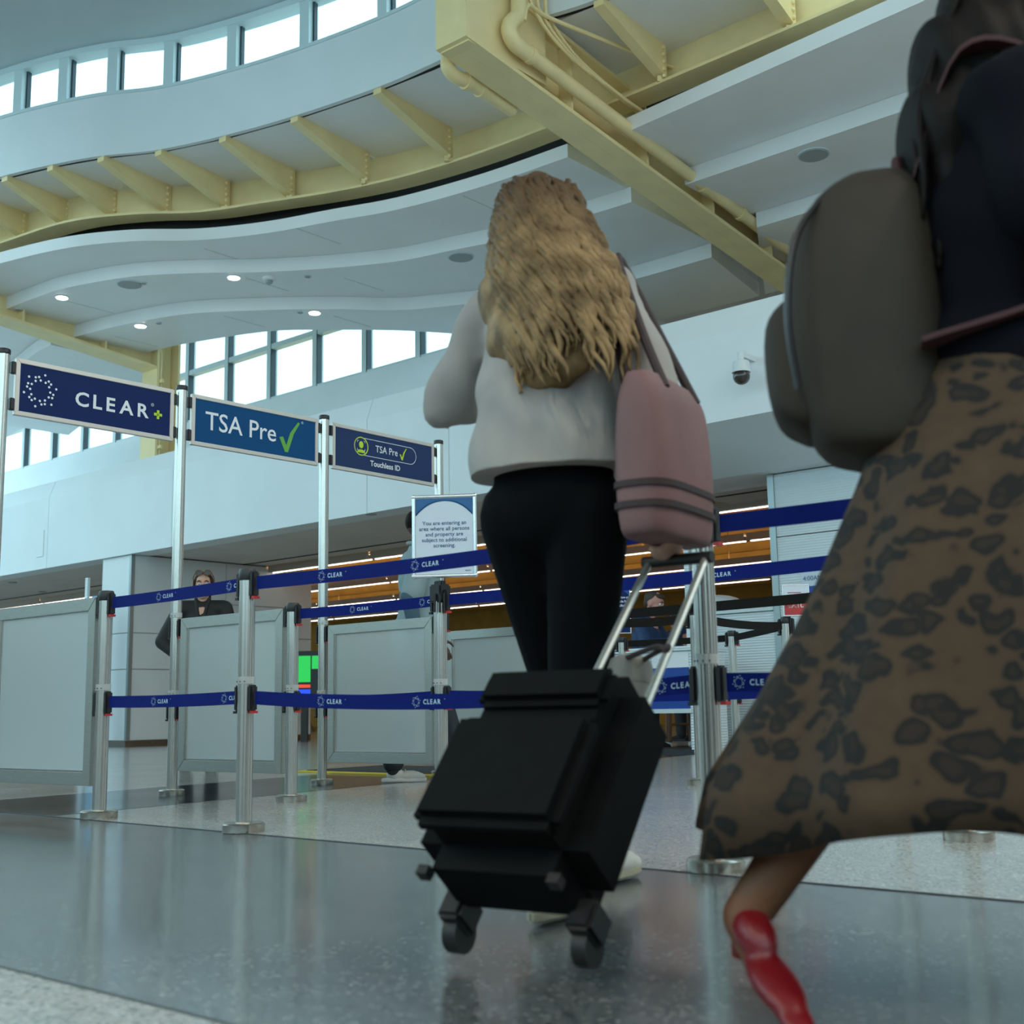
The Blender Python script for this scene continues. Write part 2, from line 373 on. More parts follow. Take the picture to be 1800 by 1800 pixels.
# ---- recess behind it
c = MB(); sweep(c, [S(-14), S(SK)], [(.35, 2.76), (2.45, 2.76), (2.45, 2.95), (.35, 2.95)])
cl = tag(c.build('ceiling_lower', 'grey_soffit'), 'low grey soffit behind the bulkhead', 'ceiling', kind='structure')
sweep(MB(), [S(-14), S(SK)], [(2.05, 2.752), (2.09, 2.752), (2.09, 2.76), (2.05, 2.76)]).build('slot_diffuser', 'dark_gap', cl)
sweep(MB(), [S(SK), S(24)], [(1.70, 2.72), (2.6, 2.72), (2.6, 2.9), (1.70, 2.9)]).build('soffit_strip', 'grey_soffit', cl)
sweep(MB(), [S(SK), S(24)], [(1.9, 2.712), (1.94, 2.712), (1.94, 2.72), (1.9, 2.72)]).build('slot_diffuser', 'dark_gap', cl)
for px, py in ((22, 1024), (75, 1040), (652, 903), (300, 985)):
    MB().lathe([(.07, -.012), (.075, 0)], at(px, py, 2.755), 14).build('ceiling_vent', 'grille', cl)
c = MB(); sweep(c, [S(-15), S(25)], [(2.45, 3.35), (18, 3.35), (18, 3.5), (2.45, 3.5)])
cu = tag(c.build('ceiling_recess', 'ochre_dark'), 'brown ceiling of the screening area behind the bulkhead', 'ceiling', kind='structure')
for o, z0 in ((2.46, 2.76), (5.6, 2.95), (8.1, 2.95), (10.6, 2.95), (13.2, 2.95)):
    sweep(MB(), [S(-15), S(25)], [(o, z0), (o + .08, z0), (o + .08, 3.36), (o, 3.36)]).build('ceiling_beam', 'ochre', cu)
for k in range(14):
    p = S(1 + k * 1.3, random.uniform(3.5, 12), 3.2); MB().tube([p, p + W_ * .8 + G_ * .1, p + W_ * 1.5 + V((0, 0, .05))], .035, 8).build('conduit', 'ochre_dark', cu)
c = MB(); sweep(c, [S(-15), S(25)], [(15.4, 0), (15.5, 0), (15.5, 3.5), (15.4, 3.5)])
tag(c.build('wall_recess', 'ochre'), 'ochre rear wall of the screening area', 'wall', kind='structure')
for s0, nm in ((-15, 'wall_left'), (25, 'wall_right')):
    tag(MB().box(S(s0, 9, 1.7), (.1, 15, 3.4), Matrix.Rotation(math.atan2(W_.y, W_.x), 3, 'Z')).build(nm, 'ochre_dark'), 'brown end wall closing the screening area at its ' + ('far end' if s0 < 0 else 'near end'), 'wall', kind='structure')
# ---- windows over the bulkhead
WO = 3.2
def WP(px, py): return onp(px, py, S(0, WO), G_)
sillz = WP(560, 682).z; trz = WP(400, 637).z; topz = 7.6
ww = thing('window_1', 'long band of tall white-framed windows above the bulkhead', 'window', kind='structure')
def s_at(px, py): return (WP(px, py) - A0).dot(W_)
m0 = s_at(404, 640); dm = (s_at(740, 600) - s_at(404, 640)) / 4
s0 = m0 - dm * 12; s1 = m0 + dm * 7
rot = Matrix.Rotation(math.atan2(W_.y, W_.x), 3, 'Z')
for i in range(-12, 8):
    s = m0 + dm * i
    MB().box(S(s, WO, (sillz + topz) / 2), (.10, .16, topz - sillz), rot).build('mullion', 'mullion', ww)
    MB().box(S(s + .062, WO - .02, (sillz + topz) / 2), (.014, .10, topz - sillz), rot).build('gasket', 'gasket', ww)
    if i < 7:
        for z0, z1 in ((sillz, trz), (trz, topz)):
            MB().box(S(s + dm / 2, WO + .03, (z0 + z1) / 2), (dm - .1, .012, z1 - z0 - .06), rot).build('pane', 'glass', ww)
for z, h in ((sillz, .09), (trz, .09), (topz, .2)):
    sweep(MB(), [S(s0), S(s1)], [(WO - .07, z - h / 2), (WO + .07, z - h / 2), (WO + .07, z + h / 2), (WO - .07, z + h / 2)]).build('transom', 'mullion', ww)
sweep(MB(), [S(s0), S(s1)], [(WO - .1, 4.1), (WO + .12, 4.1), (WO + .12, sillz), (WO - .1, sillz)]).build('sill', 'white_panel', ww)
sweep(MB(), [S(s1), S(25)], [(7, 4.1), (7.1, 4.1), (7.1, 7.6), (7, 7.6)]).build('wall_upper', 'grey_soffit')
tag(bpy.data.objects['wall_upper'], 'plain upper wall beyond the end of the windows', 'wall', kind='structure')
sweep(MB(), [S(s1), S(s1 + .1)], [(WO, 4.1), (7, 4.1), (7, 7.6), (WO, 7.6)]).build('return', 'grey_soffit', bpy.data.objects['wall_upper'])
sweep(MB(), [S(SK), S(25)], [(1.7, 4.05), (7, 4.05), (7, 4.12), (1.7, 4.12)]).build('ledge', 'grey_soffit', bpy.data.objects['wall_upper'])
# ---- stepped wavy soffit
def pts(L, z): return [at(x, y, z) for x, y in L]
T1 = [(-220, 545), (-110, 495), (0, 463), (117, 436), (233, 424), (350, 422), (467, 410), (583, 389), (700, 368), (850, 327), (998, 276)]
T2 = [(-150, 625), (-70, 583), (0, 548), (58, 525), (117, 506), (233, 486), (350, 480), (467, 478), (583, 471), (700, 459), (794, 440), (900, 418), (1006, 387), (1110, 355)]
T3 = [(121, 595), (194, 576), (272, 560), (350, 550), (467, 545), (583, 543), (700, 545), (794, 537), (940, 522), (1078, 500), (1251, 452)]
def ceiling_tier(front, z0, z1, rear, name, label, parent=None, seamstep=None):
    cv = smoothcurve(front, 5); b = MB()
    n = len(cv)
    if isinstance(rear, list):
        rc = smoothcurve(rear, 8); rr = []
        for i in range(n):
            t = i / (n - 1) * (len(rc) - 1); j = min(int(t), len(rc) - 2); rr.append(xy(rc[j].lerp(rc[j + 1], t - j)))
    else: rr = [xy(p) + G_ * rear for p in cv]
    b.v = [V((p.x, p.y, z0)) for p in cv] + [V((p.x, p.y, z0)) for p in rr] + [V((p.x, p.y, z1)) for p in cv] + [V((p.x, p.y, z1)) for p in rr]
    for i in range(n - 1):
        b.f += [(i, i + 1, n + i + 1, n + i), (2 * n + i, 3 * n + i, 3 * n + i + 1, 2 * n + i + 1), (i, 2 * n + i, 2 * n + i + 1, i + 1), (n + i, n + i + 1, 3 * n + i + 1, 3 * n + i)]
    b.f += [(0, n, 3 * n, 2 * n), (n - 1, 3 * n - 1, 4 * n - 1, 2 * n - 1)]
    o = b.build(name, 'soffit_white', None, smooth=True); return tag(o, label, 'ceiling', kind='structure')
REAR3 = [(253, 622), (311, 607), (467, 583), (583, 580), (700, 581), (804, 587), (900, 594), (1000, 592), (1090, 578), (1290, 532), (1335, 520)]
t1 = ceiling_tier(pts(T1, ZT1), ZT1, ZT1 + .15, 2.4, 'ceiling_tier', 'highest wavy white soffit tier with bright blue lip under the curved yellow beam')
t2 = ceiling_tier(pts(T2, ZT2), ZT2, ZT1 - .002, 2.2, 'ceiling_tier', 'middle wavy white soffit tier carrying two lit downlights')
t3 = ceiling_tier(pts(T3, ZT3), ZT3, ZT2 - .002, pts(REAR3, ZT3), 'ceiling_tier', 'lowest wavy white soffit tier in front of the tall windows')
c1 = at(1093, 236, ZT1); c2 = at(1204, 325, ZT2); c3 = at(1330, 400, ZT3)
d1r = (at(1600, 12, ZT1) - c1).normalized(); d2r = (at(1543, 210, ZT2) - c2).normalized()
ceiling_tier([c1, c1 + d1r * 3, c1 + d1r * 7], ZT1, ZT1 + .15, 2.6, 'ceiling_tier', 'straight white soffit tier with bright lip beyond the diagonal yellow girder')
ceiling_tier([c2, c2 + d2r * 3, c2 + d2r * 7], ZT2, ZT1 - .002, 2.6, 'ceiling_tier', 'second straight soffit tier holding the round speaker grille')
ceiling_tier([c3, c3 + d2r * 3, c3 + d2r * 7], ZT3, ZT2 - .002, pts([(1345, 517), (1500, 478), (1900, 370)], ZT3), 'ceiling_tier', 'third straight soffit tier hidden mostly by the dark-haired walker')
ceiling_tier([at(-60, 735, ZT3), at(-20, 690, ZT3), at(25, 650, ZT3), at(60, 622, ZT3), at(89, 606, ZT3)], ZT3, ZT2 - .002, 2.0, 'ceiling_tier', 'soffit tier beyond the far yellow girder above the navy sign')
ceiling_tier([at(-300, 720, ZT2), at(-200, 640, ZT2), at(-100, 595, ZT2), at(-75, 586, ZT2)], ZT2 + .004, ZT1 - .004, 3.3, 'ceiling_tier', 'upper soffit tier piece beyond the far yellow girder')
# seams on the undersides
for tier, z, L in ((t1, ZT1, ((400, 450), (850, 360), (560, 415))), (t2, ZT2, ((160, 540), (470, 500), (640, 500), (960, 450))), (t3, ZT3, ((240, 600), (430, 565), (620, 565)))):
    for px, py in L:
        p = at(px, py, z); MB().bar(p - G_ * .35 - V((0, 0, .001)), p + G_ * .35 - V((0, 0, .001)), .006, .002).build('panel_joint', 'grille', tier)
# ---- black sheet standing in for the shaded void above the soffit, behind the beam
curveB = [at(x, y, ZBEAM) for x, y in ((-260, 520), (-120, 468), (0, 428), (117, 391), (233, 377), (350, 373), (467, 356), (583, 338), (700, 313), (830, 274), (958, 226), (1100, 171), (1504, 0), (1900, -175))]
cB = smoothcurve(curveB, 5)
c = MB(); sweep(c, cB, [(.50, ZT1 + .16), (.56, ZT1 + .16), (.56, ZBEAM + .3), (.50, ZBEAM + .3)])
tag(c.build('wall_shade', 'dark_gap'), 'black sheet coloured as the shadow gap between the curved yellow beam and the soffit', 'gap', kind='structure')
dk = [(p.x + G_.x * .6, p.y + G_.y * .6) for p in cB] + [tuple(S(27, 7.2)[:2]), tuple(S(s1, 7.2)[:2]), tuple(S(s1, WO + .1)[:2]), tuple(S(-14, WO + .1)[:2])]
tag(MB().prism(dk, 7.62, 7.68).build('roof_deck', 'grey_soffit'), 'roof deck closing the dark void over the stepped soffit', 'roof', kind='structure')
# ---- curved yellow beam with brackets
beam = thing('curved_beam', 'curved pale yellow steel beam with tapered brackets above the soffit', 'beam', kind='structure')
sweep(MB(), cB, [(0, ZBEAM), (.30, ZBEAM), (.30, ZBEAM + .03), (0, ZBEAM + .03)]).build('bottom_flange', 'yellow_steel', beam, smooth=True)
sweep(MB(), cB, [(.2, ZBEAM + .03), (.23, ZBEAM + .03), (.23, ZSOF + .3), (.2, ZSOF + .3)]).build('web', 'yellow_steel', beam, smooth=True)
tips = [(8, 309), (88, 290), (177, 274), (278, 263), (391, 239), (517, 204), (663, 154), (1052, -2)]
bas = [(119, 354), (202, 336), (294, 327), (397, 318), (511, 299), (642, 268), (787, 226), (1160, 80)]
TB = [(at(*a, ZSOF), at(*b, ZSOF)) for a, b in zip(tips, bas)]
v0 = TB[0][1] - TB[0][0]; TB = [(at(43, 375, ZSOF) - v0, at(43, 375, ZSOF)), *TB]
TB.insert(0, (TB[0][0] * 2 - TB[1][0], TB[0][1] * 2 - TB[1][1])); TB[0] = tuple(V((p.x, p.y, ZSOF)) for p in TB[0])
vl = TB[-1][1] - TB[-1][0]; pn = at(1385, -12, ZSOF); TB += [(pn - vl, pn)]
for a, b in TB:
    d = (b - a).normalized(); sd = V((-d.y, d.x, 0)) * .055; b2 = b + d * .02
    poly = [a - sd, b2 - sd, b2 - sd + V((0, 0, ZBEAM + .07 - ZSOF)), a - sd + V((0, 0, -.07))]
    br = MB().extrude(poly, sd * 2).build('bracket', 'yellow_steel', beam)
    q = b2 + V((0, 0, 0)) - d * .03; r_ = MB()
    for k in range(5): r_.sphere(q - sd * 1.05 - d * .03 + V((0, 0, -.06 - .075 * k)), .024, 8, 6)
    r_.build('bolt_row', 'yellow_steel', br, smooth='all')
    q = b2 + V((0, 0, ZBEAM + .045 - ZSOF)) - d * .05; MB().box(q, (.05, .05, .06)).build('stiffener', 'yellow_steel', beam)
sof = thing('ceiling_bracket_bays', 'row of grey-white soffit panels between the yellow brackets', 'ceiling', kind='structure')
for (a, b), (c_, d_) in zip(TB[:-1], TB[1:]):
    if (c_ - a).length > 1.6:      # the wide bay is split by the girder
        mids = [(a + (c_ - a) * t, b + (d_ - b) * t) for t in (0, .5, 1)]
    else: mids = [(a, b), (c_, d_)]
    for (p, q), (r_, t_) in zip(mids[:-1], mids[1:]):
        g = (q - p).normalized()
        poly = [p + g * .08, r_ + g * .08, t_ + g * .35, q + g * .35]
        MB().extrude([v + V((0, 0, -.005)) for v in poly], (0, 0, .04)).build('soffit_panel', 'soffit_white', sof)
# ---- upper band and clerestory
tipc = [p for p, _ in TB]
cT = smoothcurve([tipc[0] * 2 - tipc[1]] + tipc[:-2] + [at(765, 110, ZSOF), at(900, 47, ZSOF)] + [tipc[-2]] + [tipc[-1], tipc[-1] * 2 - tipc[-2]], 6)
cT = [V((p.x, p.y, 0)) for p in cT]
c = MB(); sweep(c, cT, [(-.02, ZSOF - .01), (-.02, ZBAND), (.25, ZBAND), (.25, ZSOF + .06), (.04, ZSOF + .06), (.04, ZSOF - .01)])
ub = tag(c.build('wall_upper_band', 'white_panel', smooth=True), 'smooth pale blue-white curved band below the clerestory windows', 'wall', kind='structure')
sweep(MB(), cT, [(-.035, ZBAND), (.2, ZBAND), (.2, ZBAND + .04), (-.035, ZBAND + .04)]).build('sill', 'mullion', ub, smooth=True)
sweep(MB(), cT, [(.04, ZSOF), (.10, ZSOF), (.10, ZSOF + .05), (.04, ZSOF + .05)]).build('shadow_reveal', 'dark_gap', ub)
clw = thing('window_2', 'curved row of bright clerestory windows near the roof', 'window', kind='structure')
def on_curve(px, z):
    best = None
    for i in range(len(cT) - 1):
        a = proj(cT[i] + V((0, 0, z)))[0]; b = proj(cT[i + 1] + V((0, 0, z)))[0]
        if a <= px <= b: t = (px - a) / (b - a + 1e-9); return cT[i].lerp(cT[i + 1], t), (cT[i + 1] - cT[i]).normalized()
mx = [25, 105, 193, 292, 403, 531, 668, 830]
P = [on_curve(x, ZBAND) for x in mx]
P.insert(0, (P[0][0] * 2 - P[1][0], P[0][1])); P.insert(0, (P[0][0] * 2 - P[1][0], P[0][1]))
for i, (p, d) in enumerate(P):
    M = Matrix.Rotation(math.atan2(d.y, d.x), 3, 'Z'); g = V((-d.y, d.x, 0))
    MB().box(p + g * .10 + V((0, 0, (ZBAND + ZWIN) / 2 + .03)), (.13, .14, ZWIN - ZBAND + .1), M).build('mullion', 'mullion', clw)
    MB().box(p + g * .13 + d * .078 + V((0, 0, (ZBAND + ZWIN) / 2 + .03)), (.022, .06, ZWIN - ZBAND + .02), M).build('gasket', 'gasket', clw)
    if i < len(P) - 1:
        q = P[i + 1][0]; e = (q - p).normalized(); Mq = Matrix.Rotation(math.atan2(e.y, e.x), 3, 'Z'); c_ = (p + q) / 2 + g * .16
        MB().box(c_ + V((0, 0, (ZBAND + ZWIN) / 2 + .02)), ((q - p).length - .12, .01, ZWIN - ZBAND), Mq).build('pane', 'glass', clw)
sweep(MB(), cT, [(.02, ZWIN), (.22, ZWIN), (.22, ZROOF + .05), (.02, ZROOF + .05)]).build('window_head', 'mullion', clw, smooth=True)
poly = [(p.x + G_.x * .3, p.y + G_.y * .3) for p in cT] + [(14, -8), (-16, -8)]
rf = tag(MB().prism(poly, ZROOF, ZROOF + .2).build('ceiling_main', 'roof_grey'), 'high grey main ceiling over the concourse', 'ceiling', kind='structure')
for t in (1.2, 2.6, 4.0):
    a = cT[4] - G_ * t; b = cT[-6] - G_ * t; MB().bar((a.x, a.y, ZROOF - .002), (b.x, b.y, ZROOF - .002), .015, .006).build('ceiling_joint', 'grille', rf)
# ---- girders
def girder(near, far, label, knee, wd=.37, dpt=.75):
    g = thing('girder_beam', label, 'beam', kind='structure')
    d = (far - near).normalized(); sd = W_; up = V((0, 0, 1)); end = far
    MB().bar(near + up * .02, end + up * .02, wd, .04).build('bottom_flange', 'yellow_steel', g)
    MB().bar(near + d * (.4 if knee else 0) + up * dpt / 2, end + up * dpt / 2, .04, dpt).build('web', 'yellow_steel', g)
    MB().bar(near + d * (.4 if knee else 0) + up * dpt, end + up * dpt, wd, .04).build('top_flange', 'yellow_steel', g)
    L = (end - near).length
    t = 1.5
    while t < L:
        p = near + d * t; MB().box(p + up * (dpt / 2), (wd - .03, .03, dpt - .06), Matrix.Rotation(math.atan2(W_.y, W_.x), 3, 'Z')).build('stiffener', 'yellow_steel', g); t += 1.25
    if knee:
        M = Matrix.Rotation(math.atan2(W_.y, W_.x), 3, 'Z'); h0 = near.z + .002; hh = ZROOF - .01 - h0
        MB().box(near + G_ * .02 + up * (hh / 2), (wd, .05, hh), M).build('end_flange', 'yellow_steel', g)
        MB().box(near + G_ * .58 + up * (hh / 2 - .02), (wd - .03, 1.08, hh), M).build('knee_box', 'yellow_steel', g)
    return g, d
N1 = at(793, 76, zz(5.3)); F1 = at(1304, 441, zz(4.8)); dg1 = (F1 - N1).normalized()
g1, _ = girder(N1, F1 + dg1 * 1.6, 'big diagonal yellow steel girder crossing the soffit above the blond walker', True)
N2 = at(0, 564, zz(4.9)); F2 = at(259, 650, zz(4.7)); dg2 = (F2 - N2).normalized()
g2, _ = girder(N2 - dg2 * 2.5, F2 + dg2 * .1, 'far yellow steel girder running down to the yellow column above the navy sign', False, .36, .55)
for k, (p0, gx) in enumerate(((N1, g1),)):
    # fire pipe and conduits on the girder's far flank
    o = W_ * .27 + V((0, 0, .12)); path = []
    a = N1 + G_ * .62 + o; rr = .066
    b = MB().tube([a + V((0, 0, 2.0)), a + V((0, 0, .62))], rr, 16); b.build('riser_pipe', 'yellow_steel', gx, smooth=True)
    el = [a + V((0, 0, .62)), a + V((0, 0, .45)), a + V((0, 0, .30)) + W_ * .0 - G_ * .02, a + V((0, 0, .18)) - G_ * .12, a + V((0, 0, .08)) - G_ * .14, a + V((0, 0, .0)) - G_ * .05, a + dg1 * .15]
    MB().tube(smoothcurve(el, 4), rr * 1.12, 16).build('pipe_elbow', 'yellow_steel', gx, smooth=True)
    MB().tube([a + dg1 * .05, a + dg1 * 6.2], rr, 16).build('fire_pipe', 'yellow_steel', gx, smooth=True)
    for t in (.12, 3.0, 3.75): MB().tube([a + dg1 * t, a + dg1 * (t + .06)], rr * 1.25, 16).build('pipe_coupling', 'yellow_steel', gx, smooth=True)
    MB().tube([a + V((0, 0, .66)), a + V((0, 0, .60))], rr * 1.25, 16).build('pipe_coupling', 'yellow_steel', gx, smooth=True)
    for j in range(3):
        q = a + G_ * (.12 + .12 * j) + W_ * .02
        pp = [q + V((0, 0, 2)), q + V((0, 0, .75 - .05 * j)), q + V((0, 0, .45)) + G_ * .08, q + V((0, 0, .28)) + dg1 * .5, q + V((0, 0, .24 - .03 * j)) + dg1 * 1.2 + W_ * .03 * j, q + V((0, 0, .22)) + dg1 * 2.2 + W_ * .05 * j]
        MB().tube(smoothcurve(pp, 5), .017, 8).build('conduit', 'yellow_steel', gx, smooth=True)
    q = a + V((0, 0, .55)) + G_ * .02 + W_ * .05
    MB().tube(smoothcurve([q + V((0, 0, -.3)), q + V((0, 0, -.12)) + G_ * .06, q + G_ * .3 + V((0, 0, -.12)), q + G_ * .7 + W_ * .12 + V((0, 0, -.15)), q + dg1 * 2.0 + W_ * .45 + V((0, 0, .05)), q + dg1 * 2.25 + W_ * .6 + V((0, 0, .05))], 5), .02, 8).build('conduit', 'yellow_steel', gx, smooth=True)
    a2 = N1 + G_ * .25 - W_ * .28 + V((0, 0, .0))
    MB().tube(smoothcurve([a2 + V((0, 0, .9)), a2 + V((0, 0, .1)), a2 + V((0, 0, -.02)), a2 + G_ * .1 + V((0, 0, -.07)), a2 + G_ * .3 + V((0, 0, -.06)), a2 + dg1 * .9 + V((0, 0, .0))], 5), rr, 16).build('pipe_elbow', 'yellow_steel', gx, smooth=True)
    for t in (.22, .42): MB().tube([a2 + G_ * t + V((0, 0, -.065)), a2 + G_ * (t + .05) + V((0, 0, -.062))], rr * 1.22, 16).build('pipe_coupling', 'yellow_steel', gx, smooth=True)
# yellow column at the far girder's end
yc = thing('yellow_column', 'yellow steel column with conduits standing behind the navy sign', 'column', kind='structure')
pc = F2 + G_ * .22; Mw = Matrix.Rotation(math.atan2(W_.y, W_.x), 3, 'Z')
for o_, sz in ((-.16, (.40, .04)), (.2, (.40, .04))): MB().box((pc.x + G_.x * o_, pc.y + G_.y * o_, (4.13 + 6.4) / 2), (sz[0], sz[1], 2.27), Mw).build('flange', 'yellow_steel', yc)
MB().box((pc.x, pc.y, (4.13 + 6.4) / 2), (.04, .34, 2.27), Mw).build('web', 'yellow_steel', yc)
for j in range(2):
    q = pc + W_ * (.10 + .07 * j) - G_ * .10
    MB().tube(smoothcurve([V((q.x, q.y, 4.14)), V((q.x, q.y, 5.5)), V((q.x, q.y, 5.78)), V((q.x, q.y, 5.92)) - W_ * .12, V((q.x, q.y, 5.95)) - W_ * .4], 5), .02, 8).build('conduit', 'yellow_steel', yc, smooth=True)
for z in (4.35, 5.35): MB().box(V((pc.x, pc.y, z)) + W_ * .12 - G_ * .12, (.3, .04, .05), Mw).build('conduit_clamp', 'yellow_steel', yc)
# ---- concourse enclosure behind the viewer: low solid wall with tall glazing over it
def glazed_wall(name, a, b, zlow, label):
    a = V(a); b = V(b); L = (b - a).length; d = (b - a) / L; M = Matrix.Rotation(math.atan2(d.y, d.x), 3, 'Z'); mid = (a + b) / 2
    t = thing(name, label, 'wall', kind='structure')
    MB().box(mid + V((0, 0, zlow / 2)), (L, .3, zlow), M).build('dado', 'enclosure_grey', t)
    n = int(L / 2.5)
    for i in range(n + 1): MB().box(a + d * (L * i / n) + V((0, 0, (zlow + ZROOF) / 2)), (.18, .2, ZROOF - zlow), M).build('mullion', 'mullion', t)
    for i in range(n): MB().box(a + d * (L * (i + .5) / n) + V((0, 0, (zlow + ZROOF) / 2)), (L / n - .18, .02, ZROOF - zlow - .1), M).build('pane', 'glass', t)
    for z in (zlow, (zlow + ZROOF) / 2): MB().box(mid + V((0, 0, z)), (L, .22, .12), M).build('transom', 'mullion', t)
mat('enclosure_grey', (.22, .23, .24), .6, var=.05, vscale=1)
glazed_wall('wall_rear', (-16, -7.9, 0), (14, -7.9, 0), 2.7, 'far side of the concourse with tall glazing over a grey dado')
glazed_wall('wall_side', (-16, -7.9, 0), (-16, 24, 0), 3.4, 'glazed flank of the concourse past the navy sign')
tag(MB().box((14, 2, ZROOF / 2), (.3, 20, ZROOF)).build('wall_flank', 'enclosure_grey'), 'solid grey flank wall of the concourse beyond the leopard skirt', 'wall', kind='structure')
for i, (x, y) in enumerate(((-7.5, -4.5), (-2.5, -5), (2.5, -5), (7.5, -4.5), (8.5, -.5), (8.5, 3.5), (4.6, -1.2), (-7.5, 0))):
    ld = bpy.data.lights.new('added_hall_lamp', 'AREA'); ld.shape = 'DISK'; ld.size = .34; ld.energy = HALL_W; ld.color = (1, .80, .60)  # unseen warm lamps added so floor bounce brightens the soffit undersides
    t = thing('added_downlight', 'unseen warm round downlight added to the high main ceiling', 'light', (x, y, ZROOF - .03), 0, 'added warm downlights of the main ceiling')
    MB().lathe([(.17, -.02), (.21, -.02), (.21, .028), (.17, .028)], n=24).build('rim', 'mullion', t, world=False)
    lo = bpy.data.objects.new('added_hall_lamp', ld); COL.objects.link(lo); lo.parent = t; lo.location = (0, 0, -.03)
# ---- clad pier under the bulkhead
sA, sB = s_of(176), s_of(226)
pier = thing('column_clad', 'white panelled pier with steel corner trim under the bulkhead', 'column', kind='structure')
def pmap(s, o, z): return S(s, o, z)
Ls = 3.4
zs = [.09, .59, 1.10, 1.62, 2.11, 2.749]
sweep(MB(), [S(sA + .02), S(sB - .02)], [(.08, 0), (Ls, 0), (Ls, 2.74), (.08, 2.74)]).build('core', 'trim_grey', pier)
for a, b in zip(zs[:-1], zs[1:]):
    sweep(MB(), [S(sA), S(sB - .03)], [(.05, a + .006), (.085, a + .006), (.085, b - .006), (.05, b - .006)]).build('cladding_panel', 'white_panel', pier)
    for q0, q1 in ((.1, 1.7), (1.71, Ls)):
        sweep(MB(), [S(sB - .03), S(sB + .005)], [(q0, a + .006), (q1, a + .006), (q1, b - .006), (q0, b - .006)]).build('cladding_panel', 'white_panel', pier)
sweep(MB(), [S(sB - .03), S(sB + .02)], [(.04, 0.09), (.10, 0.09), (.10, 2.749), (.04, 2.749)]).build('corner_trim', 'trim_grey', pier)
sweep(MB(), [S(sA - .01), S(sB + .015)], [(.03, 0), (Ls, 0), (Ls, .09), (.03, .09)]).build('plinth', 'steel_base', pier)
# ---- booth wall beside the opening
BO = 1.30
def bs(px, py): return (onp(px, py, S(0, BO), G_) - A0).dot(W_)
def bz(px, py): return onp(px, py, S(0, BO), G_).z
def lined():
    m = MATS['lined_white']; n = m.node_tree.nodes; L = m.node_tree.links; tc = n.new('ShaderNodeTexCoord'); wv = n.new('ShaderNodeTexWave'); wv.bands_direction = 'Z'; wv.inputs['Scale'].default_value = 12
    L.new(tc.outputs['Object'], wv.inputs['Vector']); bp = n.new('ShaderNodeBump'); bp.inputs['Strength'].default_value = .5; bp.inputs['Distance'].default_value = .01; L.new(wv.outputs['Fac'], bp.inputs['Height']); L.new(bp.outputs[0], n['Principled BSDF'].inputs['Normal'])
lined()
sP = bs(1366, 950); zD = bz(1320, 1067); sD = bs(1258, 1100)
booth = thing('wall_booth', 'white ribbed booth wall with a service opening beside the barrier posts', 'wall', kind='structure')
jz = [.02, .78, 1.45, 2.1, 2.745]
for a, b in zip(jz[:-1], jz[1:]): sweep(MB(), [S(sP), S(24)], [(BO, a + .006), (BO + .1, a + .006), (BO + .1, b - .006), (BO, b - .006)]).build('ribbed_panel', 'lined_white', booth)
for a, b in ((.02, .62), (.62, zD - .05)): sweep(MB(), [S(sD), S(sP - .05)], [(BO, a + .006), (BO + .1, a + .006), (BO + .1, b - .006), (BO, b - .006)]).build('ribbed_panel', 'lined_white', booth)
sweep(MB(), [S(sP - .07), S(sP)], [(BO - .02, 0), (BO + .12, 0), (BO + .12, 2.745), (BO - .02, 2.745)]).build('jamb', 'trim_grey', booth)
sweep(MB(), [S(sD - .06), S(sP - .07)], [(BO - .03, zD - .05), (BO + .14, zD - .05), (BO + .14, zD), (BO - .03, zD)]).build('counter_cap', 'mullion', booth)
sweep(MB(), [S(sD - .06), S(sD)], [(BO - .02, 0), (BO + .12, 0), (BO + .12, zD - .05), (BO - .02, zD - .05)]).build('end_post', 'trim_grey', booth)
# slim white post by the counter
p0 = dep(1209, 1000, 12.2)
sp = thing('slim_column', 'slim square white post standing behind the tall barrier stanchion', 'column', (p0.x, p0.y, 0), kind='structure')
MB().box((0, 0, 1.38), (.055, .055, 2.75), Mw).build('post', 'lined_white', sp, world=False)
MB().box((.03, -.02, 1.38), (.012, .03, 2.74), Mw).build('channel', 'trim_grey', sp, world=False)

# ================================================================ LIGHTS AND CEILING FITTINGS
ROWS = ((2.58, 2.66, 'A', 'first row behind the soffit edge'), (5.18, 2.68, 'B', 'second row back'), (7.62, 2.68, 'C', 'third row back'), (10.1, 2.68, 'D', 'deepest row'))
for o, z, k, txt in ROWS:
    s = -6.0
    lim = 22 if k != 'D' else 20
    while s < lim:
        L = 2.35
        t = thing('linear_light', 'slim warm linear light in the ' + txt + ' of the screening area', 'light', S(s, o, z), 0, 'linear lights in the ' + txt)
        sweep(MB(), [S(s), S(s + L)], [(o - .09, z), (o + .09, z), (o + .09, z + .10), (o + .08, z + .10), (o + .08, z + .06), (o - .08, z + .06), (o - .08, z + .10), (o - .09, z + .10)]).build('housing', 'taupe', t)
        sweep(MB(), [S(s + .02), S(s + L - .02)], [(o - .011, z - .010), (o + .011, z - .010), (o + .011, z + .002), (o - .011, z + .002)]).build('diffuser', 'led', t)
        sweep(MB(), [S(s + .02), S(s + L - .02)], [(o - .06, z + .060), (o + .06, z + .060), (o + .06, z + .066), (o - .06, z + .066)]).build('added_uplight', 'added_up_glow', t)  # upward glow added inside the housing to brighten the ochre ceiling
        MB().bar(S(s + .6, o, z + .07), S(s + .6, o, 3.36), .012, .012).build('hanger', 'ochre_dark', t)
        s += L + .04
